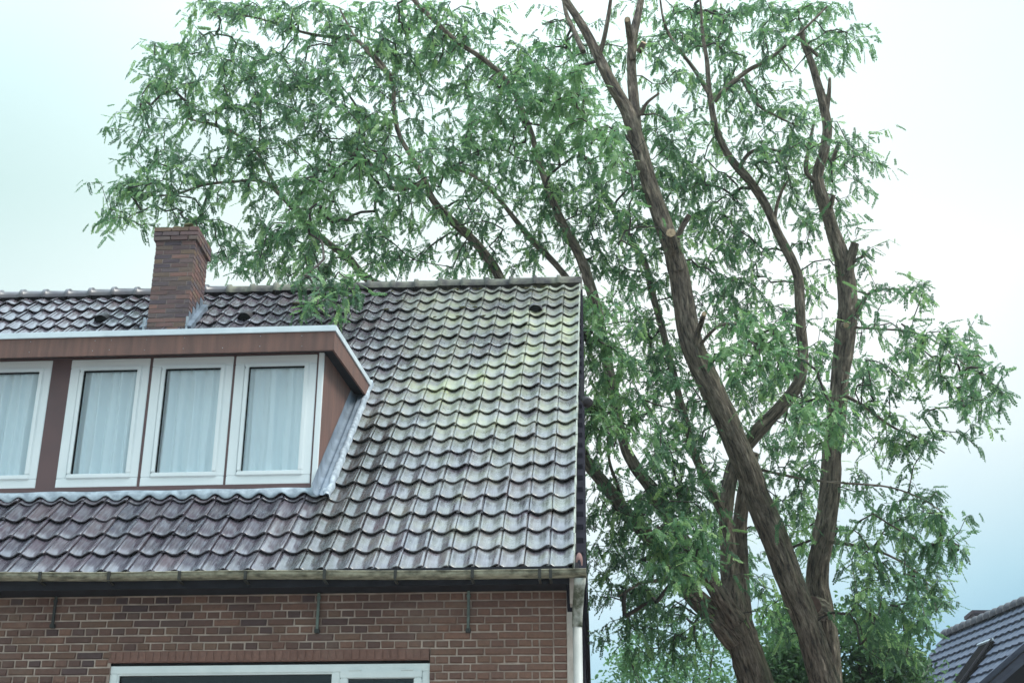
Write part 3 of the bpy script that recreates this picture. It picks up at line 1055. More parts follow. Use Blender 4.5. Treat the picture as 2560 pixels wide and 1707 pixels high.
# lead up the side of the cheek
s_lo, s_hi = .93 / CA, 2.90 / CA
vv, ff = [], []
nn = 60
for i in range(nn + 1):
    s = s_lo + (s_hi - s_lo) * i / nn
    j = .010 * noise.noise(Vector((s * 4, 3, 0)))
    j2 = .014 * noise.noise(Vector((s * 7, 9, 0)))
    pts = [S(-2.306, s, .125 + j), S(-2.303, s, .03), S(-2.275, s, .004 + j * .3), S(-2.256, s, .006), S(-2.249, s, .020 + .3 * j2), S(-2.240, s, .006), S(-2.205 + j2, s, .008), S(-2.180 + j2, s, .014 + j), S(-2.168 + j2, s, -.03)]
    vv += pts
for i in range(nn):
    for j in range(8):
        a = i * 9 + j
        ff.append((a, a + 1, a + 10, a + 9))
fl = mobj('side_flashing', vv, ff, M['lead'], dormer, True)
vv, ff = [], []
for i in range(nn + 1):
    s = s_lo + (s_hi - s_lo) * i / nn
    j2 = .014 * noise.noise(Vector((s * 7, 9, 0))); j3 = .010 * noise.noise(Vector((s * 22, 5, 0)))
    vv += [S(-2.208 + j2 + j3, s, .013), S(-2.190 + j2, s, .026 + j3), S(-2.166 + j2 + j3, s, .016), S(-2.158 + j2, s, -.03)]
for i in range(nn):
    for j in range(3):
        a = i * 4 + j
        ff.append((a, a + 1, a + 5, a + 4))
mobj('flashing_edge', vv, ff, M['lead_edge'], dormer, True)

# ------------------------------------------------------------------ chimney
CX0, CX1, CY0, CY1, CZ0, CZ1 = -5.214, -4.722, 4.35, 4.92, 8.2, 9.868
ch = MB(); ch.box(CX0 + .006, CX1 - .006, CY0 + .006, CY1 - .006, CZ0, CZ1 + .12)
chimney = ch.build('chimney', M['chimney_mortar'], house)
mb = MB()
z = CZ0
row = 0
cc = .0615


def cbrick(x0, x1, y0, y1, z0, z1):
    j = lambda: random.uniform(-.003, .003)
    b = .004
    mb.hexa([(x0 + j(), y0 + j(), z0 + b), (x1 + j(), y0 + j(), z0 + b), (x1 + j(), y1, z0 + b), (x0 + j(), y1, z0 + b),
             (x0 + j(), y0 + j(), z1 - b), (x1 + j(), y0 + j(), z1 - b), (x1 + j(), y1, z1 - b), (x0 + j(), y1, z1 - b)], random.random())


while z < CZ1 + .11:
    cap = z > CZ1 - .075
    ex = .030 if cap else 0.0
    x0, x1, y0, y1 = CX0 - ex, CX1 + ex, CY0 - ex, CY1 + ex
    off = 0 if row % 2 == 0 else .11
    x = x0
    first = off
    while x < x1 - .02:
        e = min(x1, x + (.11 if first else .22) - .012)
        if x1 - e < .05:
            e = x1
        cbrick(x, e, y0, y0 + .10, z, z + cc - .004)
        cbrick(x, e, y1 - .10, y1, z, z + cc - .004)
        x = e + .012; first = 0
    y = y0 + .105
    first = .11 - off
    while y < y1 - .13:
        e = min(y1 - .105, y + (.11 if first else .22) - .012)
        cbrick(x0, x0 + .10, y, e, z, z + cc - .004)
        cbrick(x1 - .10, x1, y, e, z, z + cc - .004)
        y = e + .012; first = 0
    z += cc; row += 1
o = mb.build('chimney_bricks', M['chimney_brick'], chimney, rnd=True)
o['kind'] = 'stuff'
box('flue_cap', CX0 + .08, CX1 - .08, CY0 + .08, CY1 - .08, CZ1 + .10, CZ1 + .155, M['chimney_mortar'], chimney, bevel=.02)
for i in range(7):
    c = Vector((random.uniform(CX0 + .2, CX1), random.uniform(CY0, CY0 + .3), CZ1 + .15))
    bm = bmesh.new(); bmesh.ops.create_icosphere(bm, subdivisions=2, radius=1)
    rr = random.uniform(.03, .055)
    for v in bm.verts:
        v.co = Vector((v.co.x * rr * 1.4, v.co.y * rr, v.co.z * rr * .7)) * (1 + .4 * noise.noise(v.co * 2.1 + c * 9)) + c
    me = bpy.data.meshes.new('moss_tuft'); bm.to_mesh(me); bm.free(); me.materials.append(M['moss'])
    link(bpy.data.objects.new('moss_tuft', me), chimney)
for xa, xb in ((CX1 - .002, CX1 + .07), (CX0 - .07, CX0 + .002)):
    fm = MB()
    for i in range(7):
        s0 = (CY0 - .05) / CA + i * .115
        s1 = s0 + .112
        up = .085
        inn = xa if xa > -5 else xb
        out = xb if xa > -5 else xa
        fm.hexa([S(inn, s0, -.05), S(out, s0, -.05), S(out, s1, -.05), S(inn, s1, -.05),
                 S(inn, s0, .02), S(out, s0, .012), S(out, s1, .012), S(inn, s1, .02)] if xa > -5 else
                [S(out, s0, -.05), S(inn, s0, -.05), S(inn, s1, -.05), S(out, s1, -.05),
                 S(out, s0, .012), S(inn, s0, .02), S(inn, s1, .02), S(out, s1, .012)])
    fm.build('flashing', M['lead'], chimney)
for i in range(4):
    y0 = CY0 + .02 + i * .13
    zz = EAVE + y0 * TA + .02
    box('step_flashing', CX1 + .004, CX1 + .009, y0, y0 + .115, zz - .02, zz + .16, M['lead'], chimney)
for x in (CX0 - .03, CX1 + .004):
    box('flashing_upstand', x, x + .026, CY0 - .06, CY0 - .045, EAVE + CY0 * TA - .12, EAVE + CY0 * TA + .09, M['lead_edge'], chimney)

# ------------------------------------------------------------------ the big tree
tree = thing('locust_tree', 'tall leaning multi-stemmed tree with feathery leaves and sawn-off limbs beside and above the roof', 'tree', (3.4, 8.6, 0))
VS = 2560.0 / 2352.0


def catmull(P, step):
    """P: list of (Vector, radius) -> resampled"""
    out = []
    n = len(P)
    for i in range(n - 1):
        p0, p1, p2, p3 = (P[max(0, i - 1)], P[i], P[i + 1], P[min(n - 1, i + 2)])
        L = (p2[0] - p1[0]).length
        k = max(1, int(L / step))
        for j in range(k):
            t = j / k
            a = p1[0]; m1 = (p2[0] - p0[0]) * .5; m2 = (p3[0] - p1[0]) * .5
            t2, t3 = t * t, t * t * t
            q = a * (2 * t3 - 3 * t2 + 1) + m1 * (t3 - 2 * t2 + t) + p2[0] * (-2 * t3 + 3 * t2) + m2 * (t3 - t2)
            out.append((q, p1[1] + (p2[1] - p1[1]) * t))
    out.append(P[-1])
    return out


LIMBNODES = []      # (Vector, radius)
STEMS = []          # seen position, half width and depth of the big stems


def limb(name, pts, mat=None, parent=None, furrow=.03, cut=None, wob=.0):
    """pts: (x_view, y_view, width_view, Y)"""
    P = []
    for (x, y, w, Y) in pts:
        q = at(x * VS, y * VS, Y)
        dep = (q - CAM_LOC).dot(_f)
        P.append((q, .42 * w * VS * dep / FPX))
    rmax = max(r for _, r in P)
    R = catmull(P, max(.035, min(.12, rmax * .25)))
    if wob:
        R = [(q + Vector((noise.noise(q * 1.3), noise.noise(q * 1.3 + Vector((9, 0, 0))), noise.noise(q * 1.3 + Vector((0, 9, 0))))) * wob, r) for q, r in R]
    acc = 0
    last = None
    for i, (q, r) in enumerate(R):
        if last is None or (q - last).length > .22:
            LIMBNODES.append((q.copy(), r)); last = q
    if name == 'stem':
        for q, r in R[::3]:
            sx_, sy_, sz_ = proj(q)
            STEMS.append((sx_, sy_, r * FPX / sz_, q.y))
    sides = 72 if rmax > .12 else (20 if rmax > .05 else 10)
    v, f, bc = [], [], []
    n = len(R)
    T = (R[1][0] - R[0][0]).normalized()
    A = T.orthogonal().normalized()
    Lacc = 0
    so = random.uniform(0, 40)
    for i in range(n):
        q, r = R[i]
        T2 = (R[min(n - 1, i + 1)][0] - R[max(0, i - 1)][0]).normalized()
        rot = T.rotation_difference(T2)
        A = (rot @ A).normalized(); A = (A - T2 * A.dot(T2)).normalized()
        T = T2
        B = T.cross(A)
        if i:
            Lacc += (q - R[i - 1][0]).length
        for k in range(sides):
            t = 2 * PI * k / sides
            b_ = Vector((r * math.cos(t), r * math.sin(t), Lacc + so))
            rr = r
            if rmax > .05:
                nv = Vector((b_.x * 13, b_.y * 13, b_.z * 2.2))
                rg = 1 - abs(noise.noise(nv)) * 2.0
                lum = noise.noise(Vector((b_.x * 3, b_.y * 3, b_.z * .9)))
                rr = r * (1 + .12 * lum) + min(furrow, r * .16) * (rg - .6) * .85
            v.append(q + (A * math.cos(t) + B * math.sin(t)) * rr)
            bc.append(b_)
    for i in range(n - 1):
        for k in range(sides):
            f.append((i * sides + k, i * sides + (k + 1) % sides, (i + 1) * sides + (k + 1) % sides, (i + 1) * sides + k))
    f.append(tuple(reversed(range(sides))))
    f.append(tuple((n - 1) * sides + k for k in range(sides)))
    o = mobj(name, v, f, mat or M['bark'], parent or tree, True, {'bco': ('FLOAT_VECTOR', [tuple(c) for c in bc])})
    o.data.polygons[-1].use_smooth = False; o.data.polygons[-2].use_smooth = False
    if cut:
        q, r = R[-1]
        d = (R[-1][0] - R[-2][0]).normalized()
        a = d.orthogonal().normalized(); c = d.cross(a)
        cv = [q + (a * math.cos(2 * PI * k / 18) + c * math.sin(2 * PI * k / 18)) * r * (1.0 + random.uniform(-.04, .04)) + d * .004 for k in range(18)]
        cv += [p + d * .012 for p in cv]
        mobj('cut_face', cv, [tuple(range(18, 36))] + [(k, (k + 1) % 18, 18 + (k + 1) % 18, 18 + k) for k in range(18)], M[cut], o)
    return o


def ground_pt(x, y):
    pass


A_ = limb('stem', [(2030, 2250, 125, 8.9), (2000, 2000, 112, 8.75), (1958, 1780, 98, 8.5), (1910, 1620, 86, 8.3), (1882, 1530, 78, 8.15), (1850, 1430, 72, 8.0), (1806, 1320, 72, 7.85), (1764, 1200, 72, 7.7), (1722, 1090, 71, 7.55),
    (1678, 990, 67, 7.4), (1632, 890, 64, 7.25), (1593, 800, 60, 7.1), (1570, 690, 56, 6.95), (1552, 600, 53, 6.85), (1526, 510, 48, 6.75), (1495, 420, 44, 6.65), (1462, 320, 42, 6.55),
    (1438, 250, 38, 6.5), (1405, 190, 32, 6.4), (1375, 130, 28, 6.35), (1342, 66, 25, 6.3), (1300, 0, 21, 6.2), (1262, -70, 16, 6.1), (1225, -150, 11, 6.0)], furrow=.045, wob=.035)
limb('stem', [(1462, 300, 30, 6.55), (1455, 220, 28, 6.6), (1450, 140, 25, 6.65), (1458, 70, 23, 6.7), (1470, 10, 20, 6.75), (1482, -60, 16, 6.8), (1490, -140, 10, 6.9)])
limb('branch', [(1372, 140, 14, 6.35), (1386, 95, 13, 6.2), (1396, 45, 12, 6.1), (1404, -10, 9, 6.0), (1410, -70, 5, 6.0)])
limb('branch', [(1340, 120, 16, 6.8), (1320, 75, 14, 7.0), (1300, 30, 12, 7.1), (1292, -20, 8, 7.2)])
B_ = limb('stem', [(1960, 2250, 110, 9.6), (1940, 2000, 100, 9.5), (1915, 1780, 92, 9.4), (1912, 1620, 66, 9.3), (1900, 1500, 62, 9.2), (1886, 1400, 62, 9.1), (1877, 1330, 60, 9.0), (1889, 1230, 57, 8.9), (1906, 1110, 55, 8.8), (1918, 1000, 53, 8.7), (1929, 880, 50, 8.6),
    (1939, 780, 53, 8.5), (1946, 690, 52, 8.4), (1940, 610, 47, 8.35), (1915, 540, 38, 8.3), (1896, 480, 36, 8.25), (1880, 410, 31, 8.2), (1893, 350, 29, 8.1), (1900, 290, 27, 8.05), (1894, 240, 25, 8.0),
    (1878, 190, 21, 7.95), (1862, 140, 18, 7.9), (1846, 100, 16, 7.9), (1842, 68, 14, 7.9)], furrow=.035, cut='cut_old', wob=.035)
CD = limb('stem', [(1900, 2250, 150, 9.0), (1860, 2000, 132, 8.9), (1810, 1780, 114, 8.7), (1764, 1640, 100, 8.6), (1728, 1540, 93, 8.5), (1702, 1460, 90, 8.45), (1686, 1400, 76, 8.4), (1678, 1330, 54, 8.4), (1671, 1250, 42, 8.4), (1666, 1180, 40, 8.4), (1673, 1110, 39, 8.4), (1692, 1055, 38, 8.4), (1742, 988, 40, 8.3),
    (1790, 935, 36, 8.2), (1832, 880, 31, 8.1), (1842, 820, 29, 8.05), (1838, 750, 28, 8.0), (1838, 700, 27, 7.95), (1833, 640, 26, 7.9), (1815, 590, 26, 7.85), (1790, 540, 25, 7.8), (1760, 480, 24, 7.75), (1725, 420, 23, 7.7),
    (1690, 375, 22, 7.65), (1665, 338, 20, 7.6), (1645, 295, 18, 7.55), (1632, 240, 16, 7.5), (1625, 190, 14, 7.5), (1622, 130, 11, 7.5), (1612, 60, 8, 7.5), (1606, 0, 6, 7.5)], furrow=.04, wob=.035)
limb('stem', [(1712, 1450, 46, 8.75), (1708, 1370, 38, 8.75), (1704, 1290, 36, 8.7), (1700, 1200, 38, 8.6), (1716, 1100, 34, 8.4), (1735, 1040, 24, 8.2)])
D3 = limb('limb', [(1690, 1470, 74, 8.4), (1640, 1410, 60, 8.2), (1590, 1362, 50, 8.05), (1530, 1280, 44, 7.9), (1480, 1222, 40, 7.8), (1440, 1180, 37, 7.75), (1395, 1120, 35, 7.7), (1340, 1050, 33, 7.65), (1280, 940, 31, 7.6), (1215, 780, 29, 7.5), (1150, 640, 26, 7.4),
    (1118, 590, 25, 7.3), (1080, 545, 24, 7.25), (1030, 500, 23, 7.2), (993, 455, 20, 7.1), (975, 412, 17, 7.05), (945, 360, 14, 7.0), (917, 310, 12, 6.95), (905, 250, 12, 6.9), (900, 190, 11, 6.85), (862, 140, 9, 6.8), (815, 85, 7, 6.8), (780, 20, 5, 6.8)])
E_ = limb('limb', [(1690, 1425, 60, 8.2), (1630, 1330, 44, 7.8), (1565, 1235, 38, 7.6), (1500, 1130, 34, 7.5), (1440, 1035, 32, 7.4), (1408, 900, 30, 7.4), (1382, 760, 29, 7.35), (1350, 640, 28, 7.3), (1322, 570, 26, 7.3), (1290, 510, 23, 7.3), (1265, 450, 19, 7.3),
    (1240, 380, 16, 7.3), (1215, 290, 14, 7.2), (1170, 195, 14, 7.15), (1115, 140, 14, 7.05), (1051, 97, 13, 7.0), (1000, 50, 12, 6.95), (950, 0, 12, 6.9), (910, -60, 8, 6.9)])
limb('limb', [(1385, 770, 22, 6.9), (1330, 680, 19, 7.2), (1295, 630, 18, 7.4), (1260, 590, 17, 7.5), (1220, 550, 16, 7.6), (1180, 500, 14, 7.65), (1140, 450, 12, 7.7), (1100, 412, 9, 7.7), (1055, 392, 7, 7.7), (1000, 395, 5, 7.7)])
limb('limb', [(1667, 1190, 26, 8.4), (1640, 1140, 24, 8.2), (1600, 1055, 22, 8.0), (1570, 950, 20, 7.9), (1545, 850, 19, 7.8), (1520, 750, 18, 7.8), (1496, 665, 18, 7.8), (1484, 610, 17, 7.8), (1459, 567, 16, 7.8), (1438, 530, 15, 7.8), (1414, 492, 13, 7.8), (1389, 442, 11, 7.8), (1370, 410, 8, 7.8), (1345, 360, 6, 7.8)])
limb('limb', [(1225, 790, 30, 7.5), (1100, 730, 28, 7.9), (960, 690, 27, 8.1), (853, 645, 22, 8.6), (801, 592, 20, 8.6), (751, 555, 18, 8.55), (700, 508, 15, 8.5), (640, 440, 12, 8.4), (600, 414, 10, 8.2), (545, 415, 8, 8.0), (470, 425, 8, 7.7), (400, 447, 6, 7.6), (340, 450, 4, 7.5)], wob=.03)
limb('branch', [(978, 418, 18, 7.05), (930, 432, 16, 6.9), (896, 430, 14, 6.8), (890, 405, 12, 6.7), (850, 375, 8, 6.6), (800, 350, 5, 6.6)])
limb('branch', [(640, 440, 10, 8.4), (605, 370, 9, 8.2), (560, 320, 9, 7.8), (500, 290, 7, 7.7), (430, 270, 5, 7.6)], wob=.04)
limb('branch', [(905, 180, 10, 6.85), (830, 100, 9, 7.0), (780, 85, 10, 7.1), (700, 75, 8, 7.2), (600, 40, 6, 7.2), (520, 30, 4, 7.2)], wob=.04)
limb('branch', [(1634, 225, 14, 7.5), (1600, 168, 12, 7.4), (1572, 130, 10, 7.3), (1546, 96, 9, 7.2), (1525, 50, 7, 7.2), (1515, -10, 5, 7.2)])
limb('branch', [(1640, 232, 15, 7.5), (1680, 192, 14, 7.4), (1722, 160, 12, 7.3), (1760, 140, 10, 7.2), (1805, 105, 8, 7.1), (1860, 55, 7, 7.0), (1900, 15, 5, 7.0)])
limb('branch', [(1705, 185, 9, 7.4), (1740, 240, 8, 7.3), (1785, 268, 6, 7.2), (1835, 292, 4, 7.2)])
limb('branch', [(1698, 385, 12, 7.65), (1722, 352, 11, 7.5), (1757, 342, 9, 7.4), (1800, 350, 6, 7.3)])
limb('branch', [(1778, 515, 11, 7.8), (1785, 470, 10, 7.7), (1800, 430, 8, 7.6), (1820, 405, 5, 7.6)])
limb('branch', [(1884, 425, 15, 8.2), (1852, 395, 13, 8.1), (1858, 340, 11, 8.05), (1870, 280, 7, 8.0)])
limb('branch', [(1899, 255, 14, 8.0), (1904, 215, 12, 7.95), (1906, 180, 8, 7.95)])
limb('branch', [(1962, 738, 17, 8.45), (1976, 705, 15, 8.3), (2000, 672, 9, 8.2), (2050, 664, 4, 8.0), (2085, 662, 2.5, 7.9)])
limb('branch', [(1955, 752, 8, 8.4), (2010, 755, 6, 8.2), (2090, 762, 5, 8.0), (2150, 785, 4, 7.8), (2220, 840, 3.5, 7.7), (2280, 870, 2.5, 7.6)])
limb('branch', [(1735, 1075, 10, 7.7), (1772, 1084, 8, 7.5), (1850, 1100, 7, 7.3), (1940, 1109, 6, 7.2), (2040, 1118, 5, 7.1), (2115, 1144, 4, 7.0), (2170, 1180, 3, 7.0)])
limb('branch', [(1925, 900, 12, 8.6), (1980, 930, 9, 8.3), (2050, 980, 7, 8.1), (2120, 1010, 5, 8.0), (2170, 1040, 3, 8.0)])
limb('branch', [(1885, 1240, 14, 8.9), (1950, 1250, 10, 8.6), (2030, 1270, 7, 8.4), (2100, 1310, 5, 8.2), (2150, 1360, 3, 8.1)])
limb('branch', [(1560, 1315, 18, 7.95), (1520, 1330, 12, 7.6), (1470, 1340, 8, 7.3), (1420, 1370, 5, 7.1)])
limb('branch', [(1440, 1180, 16, 7.75), (1420, 1120, 12, 7.6), (1400, 1060, 8, 7.4), (1395, 1000, 5, 7.3)])
limb('branch', [(1603, 800, 10, 7.1), (1650, 750, 9, 6.6), (1720, 745, 8, 6.2), (1790, 760, 5, 5.9)])
# sawn stubs
limb('stub', [(1556, 620, 40, 6.78), (1547, 578, 34, 6.60), (1541, 536, 25, 6.12)], cut='cut')
limb('stub', [(1548, 575, 22, 6.85), (1560, 535, 17, 6.75), (1582, 496, 15, 6.65)], cut='cut_old')
limb('stub', [(1595, 790, 20, 7.0), (1606, 755, 15, 6.85), (1617, 722, 13, 6.45)], cut='cut')
limb('stub', [(1452, 140, 20, 6.6), (1447, 90, 18, 6.5), (1441, 46, 16, 5.95)], cut='cut')
limb('stub', [(1468, 120, 18, 6.6), (1478, 100, 16, 6.5)], cut='cut')
limb('stub', [(1945, 640, 34, 8.3), (1955, 595, 25, 8.25), (1963, 562, 23, 8.2)], cut='cut_old')
limb('stub', [(1962, 600, 12, 8.2), (1985, 588, 7, 8.1)], cut='cut')
limb('stub', [(1880, 130, 10, 7.85), (1852, 104, 10, 7.8)], cut='cut')
limb('stub', [(1912, 370, 12, 8.0), (1924, 335, 11, 7.9)], cut='cut_old')
limb('stub', [(1906, 480, 16, 8.1), (1914, 450, 13, 8.0)], cut='cut_old')
limb('stub', [(1472, 265, 13, 6.5), (1485, 238, 9, 6.4), (1512, 216, 6, 6.3)], cut='cut_old')
limb('stub', [(1884, 1400, 62, 8.9), (1872, 1392, 56, 8.45), (1866, 1390, 50, 8.3)], cut='cut_old')
limb('stub', [(1938, 748, 20, 8.2), (1943, 747, 15, 7.95)], cut='cut')

# --- leaf density of the crown as the photograph shows it, 53-pixel cells
DENS = [
 ("000000003788", "777566688643", "133334467888", "777400000000"),
 ("000000013442", "444588878751", "343123568866", "655540000000"),
 ("000000167467", "745657987773", "878543655555", "535520000000"),
 ("000000488578", "999745777568", "998522365455", "224210000000"),
 ("000000367775", "775655434879", "899841223565", "442000000000"),
 ("000014665556", "687578552488", "468853555465", "664100000000"),
 ("000003544358", "656598546787", "476986676446", "575453000000"),
 ("000002576576", "535897567786", "786887667545", "666563000000"),
 ("000015767755", "578756665575", "576765687643", "665541000000"),
 ("000026746434", "478646756544", "477667676653", "354410000000"),
 ("000025344655", "578657654464", "466656766765", "154320000000"),
 ("000001100565", "888467644553", "354576645575", "141141000000"),
 ("000000000356", "777776664643", "443566416765", "134230000000"),
 ("000000000033", "025643333321", "000445624764", "333344450000"),
 ("000000000000", "005300000000", "000965733567", "543343310000"),
 ("000000000000", "000000000000", "000976742568", "743233445300"),
 ("000000000000", "000000000000", "000867872678", "854352667720"),
 ("000000000000", "000000000000", "000667863378", "765564665661"),
 ("000000000000", "000000000000", "000667755246", "676764433661"),
 ("000000000000", "000000000000", "000777555435", "675655332540"),
 ("000000000000", "000000000000", "000685566335", "474546662210"),
 ("000000000000", "000000000000", "000432674413", "463244431000"),
 ("000000000000", "000000000000", "000333587522", "432333110000"),
 ("000000000000", "000000000000", "000445687631", "763444561000"),
 ("000000000000", "000000000000", "000558888744", "663535775100"),
 ("000000000000", "000000000000", "000447888743", "562663566100"),
 ("000000000000", "000000000000", "000157776745", "342466563000"),
 ("000000000000", "000000000000", "000456862216", "222477661000"),
 ("000000000000", "000000000000", "000216864005", "522456773000"),
 ("000000000000", "000000000000", "000035775305", "622566651000"),
 ("000000000000", "000000000000", "000004553000", "000345510000"),
]
CELL = 2560 / 48.0


def ridge_px(px):
    return 716 - (716 - 683) * px / 1452.0


# clumps that hang forward, lighter young leaf (view px)
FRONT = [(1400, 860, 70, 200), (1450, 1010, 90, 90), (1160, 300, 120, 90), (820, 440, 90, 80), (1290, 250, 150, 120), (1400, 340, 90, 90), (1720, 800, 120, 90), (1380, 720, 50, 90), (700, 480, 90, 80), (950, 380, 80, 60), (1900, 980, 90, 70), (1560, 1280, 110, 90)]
ST = np.array(STEMS)
sprays = []
for r, blocks in enumerate(DENS):
    line = ''.join(blocks)
    for c, chh in enumerate(line):
        d = int(chh)
        if not d:
            continue
        cov = {1: .07, 2: .16, 3: .27, 4: .40, 5: .54, 6: .66, 7: .75, 8: .82, 9: .87}[d]
        n_leaf = -math.log(1 - cov) / 235.0 * CELL * CELL * 3.5
        n_sp = n_leaf / 9.0
        n_sp = int(n_sp) + (random.random() < n_sp - int(n_sp))
        for _ in range(n_sp):
            px_, py_ = (c + random.random()) * CELL, (r + random.random()) * CELL
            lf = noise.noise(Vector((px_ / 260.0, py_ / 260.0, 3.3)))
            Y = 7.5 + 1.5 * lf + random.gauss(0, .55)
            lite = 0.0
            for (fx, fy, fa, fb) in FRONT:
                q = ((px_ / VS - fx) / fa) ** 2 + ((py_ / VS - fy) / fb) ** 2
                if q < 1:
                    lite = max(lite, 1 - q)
            if lite > 0 and random.random() < .75:
                Y = 6.0 + random.gauss(0, .35) - (.5 if px_ > 1460 else 0)
            if px_ < 1445 and py_ > ridge_px(px_) - 8:
                d_ = ray(px_, py_)
                t = (EAVE + TA * CAM_LOC.y - CAM_LOC.z) / (d_.z - TA * d_.y)
                Yr = (CAM_LOC + d_ * t).y
                if not (725 < px_ < 930):
                    continue
                Y = min(Yr, 5.2) - random.uniform(.45, .9)
            else:
                Y = max(Y, 5.7 if px_ < 1470 else 4.8)
            dpx = np.hypot(ST[:, 0] - px_, ST[:, 1] - py_) - ST[:, 2]
            js = int(np.argmin(dpx))
            if dpx[js] < 24 and random.random() < .93 and not (1010 < py_ < 1110 and px_ > 2000):
                Y = max(Y, ST[js, 3] + random.uniform(.55, 1.9))
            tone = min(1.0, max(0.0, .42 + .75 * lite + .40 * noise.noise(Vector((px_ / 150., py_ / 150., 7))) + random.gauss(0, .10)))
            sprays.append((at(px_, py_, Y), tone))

# --- twigs: every spray is reached from the nearest wood
nodes = [tuple(q) for q, r in LIMBNODES]
NP = np.zeros((120000, 3)); PAR = np.full(120000, -1, dtype=int)
cnt = len(nodes)
NP[:cnt] = np.array(nodes)
nlimb = cnt
pts = np.array([tuple(p) for p, t in sprays])
dist = np.full(len(pts), 1e9)
for i0 in range(0, cnt, 200):
    dd = ((pts[:, None, :] - NP[None, i0:min(cnt, i0 + 200), :]) ** 2).sum(-1).min(1)
    dist = np.minimum(dist, dd)
order = np.argsort(dist)
chains = []
spray_dir = {}
for si in order:
    p = pts[si]
    d2 = ((NP[:cnt] - p) ** 2).sum(1)
    # prefer joints below and inwards of the spray
    d2 = d2 + np.where(NP[:cnt, 2] > p[2] + .05, 0.25, 0.0) * d2
    j = int(np.argmin(d2))
    a = NP[j].copy()
    L = float(np.linalg.norm(p - a))
    steps = max(2, int(L / .20))
    bowv = np.array([rng.normal(0, .12), rng.normal(0, .12), .16]) * min(1.0, L)
    chain = [j]
    for q in range(1, steps + 1):
        t = q / steps
        pos = a + (p - a) * t + bowv * math.sin(PI * t) + rng.normal(0, .018, 3) * (t < 1)
        NP[cnt] = pos; PAR[cnt] = chain[-1]; chain.append(cnt); cnt += 1
    chains.append(chain)
    dv = Vector(NP[chain[-1]] - NP[chain[-2]]).normalized()
    spray_dir[si] = (dv, chain)
# thickness grows towards the limb
rad = np.zeros(cnt)
rad[nlimb:] = 0.0
flow = np.zeros(cnt)
for ch_ in chains:
    flow[ch_[-1]] += 1
for i in range(cnt - 1, nlimb - 1, -1):
    if PAR[i] >= 0:
        flow[PAR[i]] += flow[i]
tv, tf = [], []
SD = 5
for ch_ in chains:
    n0 = len(tv)
    P = [Vector(NP[i]) for i in ch_]
    for q, p in enumerate(P):
        fl_ = max(1.0, flow[ch_[q]] if q > 0 else flow[ch_[1]])
        r = min(.030, .0042 * fl_ ** .45)
        d = (P[min(len(P) - 1, q + 1)] - P[max(0, q - 1)]).normalized()
        a = d.orthogonal().normalized(); b_ = d.cross(a)
        for k in range(SD):
            t = 2 * PI * k / SD
            tv.append(p + (a * math.cos(t) + b_ * math.sin(t)) * r)
    for q in range(len(P) - 1):
        for k in range(SD):
            tf.append((n0 + q * SD + k, n0 + q * SD + (k + 1) % SD, n0 + (q + 1) * SD + (k + 1) % SD, n0 + (q + 1) * SD + k))
tw = mobj('twigs', tv, tf, M['twig'], tree, True)
tw['kind'] = 'stuff'


# --- feathery leaves: a rib with paired oval leaflets
def leaf_geo(npair, L, ll, lw, seed):
    rg = random.Random(seed)
    V, F = [], []
    # rib
    V += [(0, -.0016, 0), (0, .0016, 0), (L, .0008, -.10 * L), (L, -.0008, -.10 * L)]
    F.append((0, 1, 2, 3))
    spots = [((i + .9) / (npair + .9) * L, sgn) for i in range(npair) for sgn in (-1, 1)] + [(L, 0)]
    for (x, sgn) in spots:
        z = -.10 * L * (x / L) ** 2
        l_ = ll * rg.uniform(.82, 1.1); w_ = lw * rg.uniform(.85, 1.1)
        ang = (rg.uniform(42, 68) if sgn else rg.uniform(-8, 8)) * PI / 180
        dx, dy = math.cos(ang), (sgn or 0) * math.sin(ang) if sgn else math.sin(ang)
        nx, ny = -dy, dx
        droop = rg.uniform(-.55, -.05); fold = rg.uniform(.05, .25); rollz = rg.uniform(-.45, .45)
        n0 = len(V)
        for (t, s) in ((0, 0), (.28, 1), (.70, .95), (1, 0), (.70, -.95), (.28, -1)):
            V.append((x + dx * l_ * t + nx * w_ * .5 * s, dy * l_ * t + ny * w_ * .5 * s,
                      z + droop * l_ * t * t + fold * w_ * abs(s) * .5 + rollz * w_ * .5 * s))
        F += [(n0, n0 + 1, n0 + 2, n0 + 3), (n0, n0 + 3, n0 + 4, n0 + 5)]
    return np.array(V), F


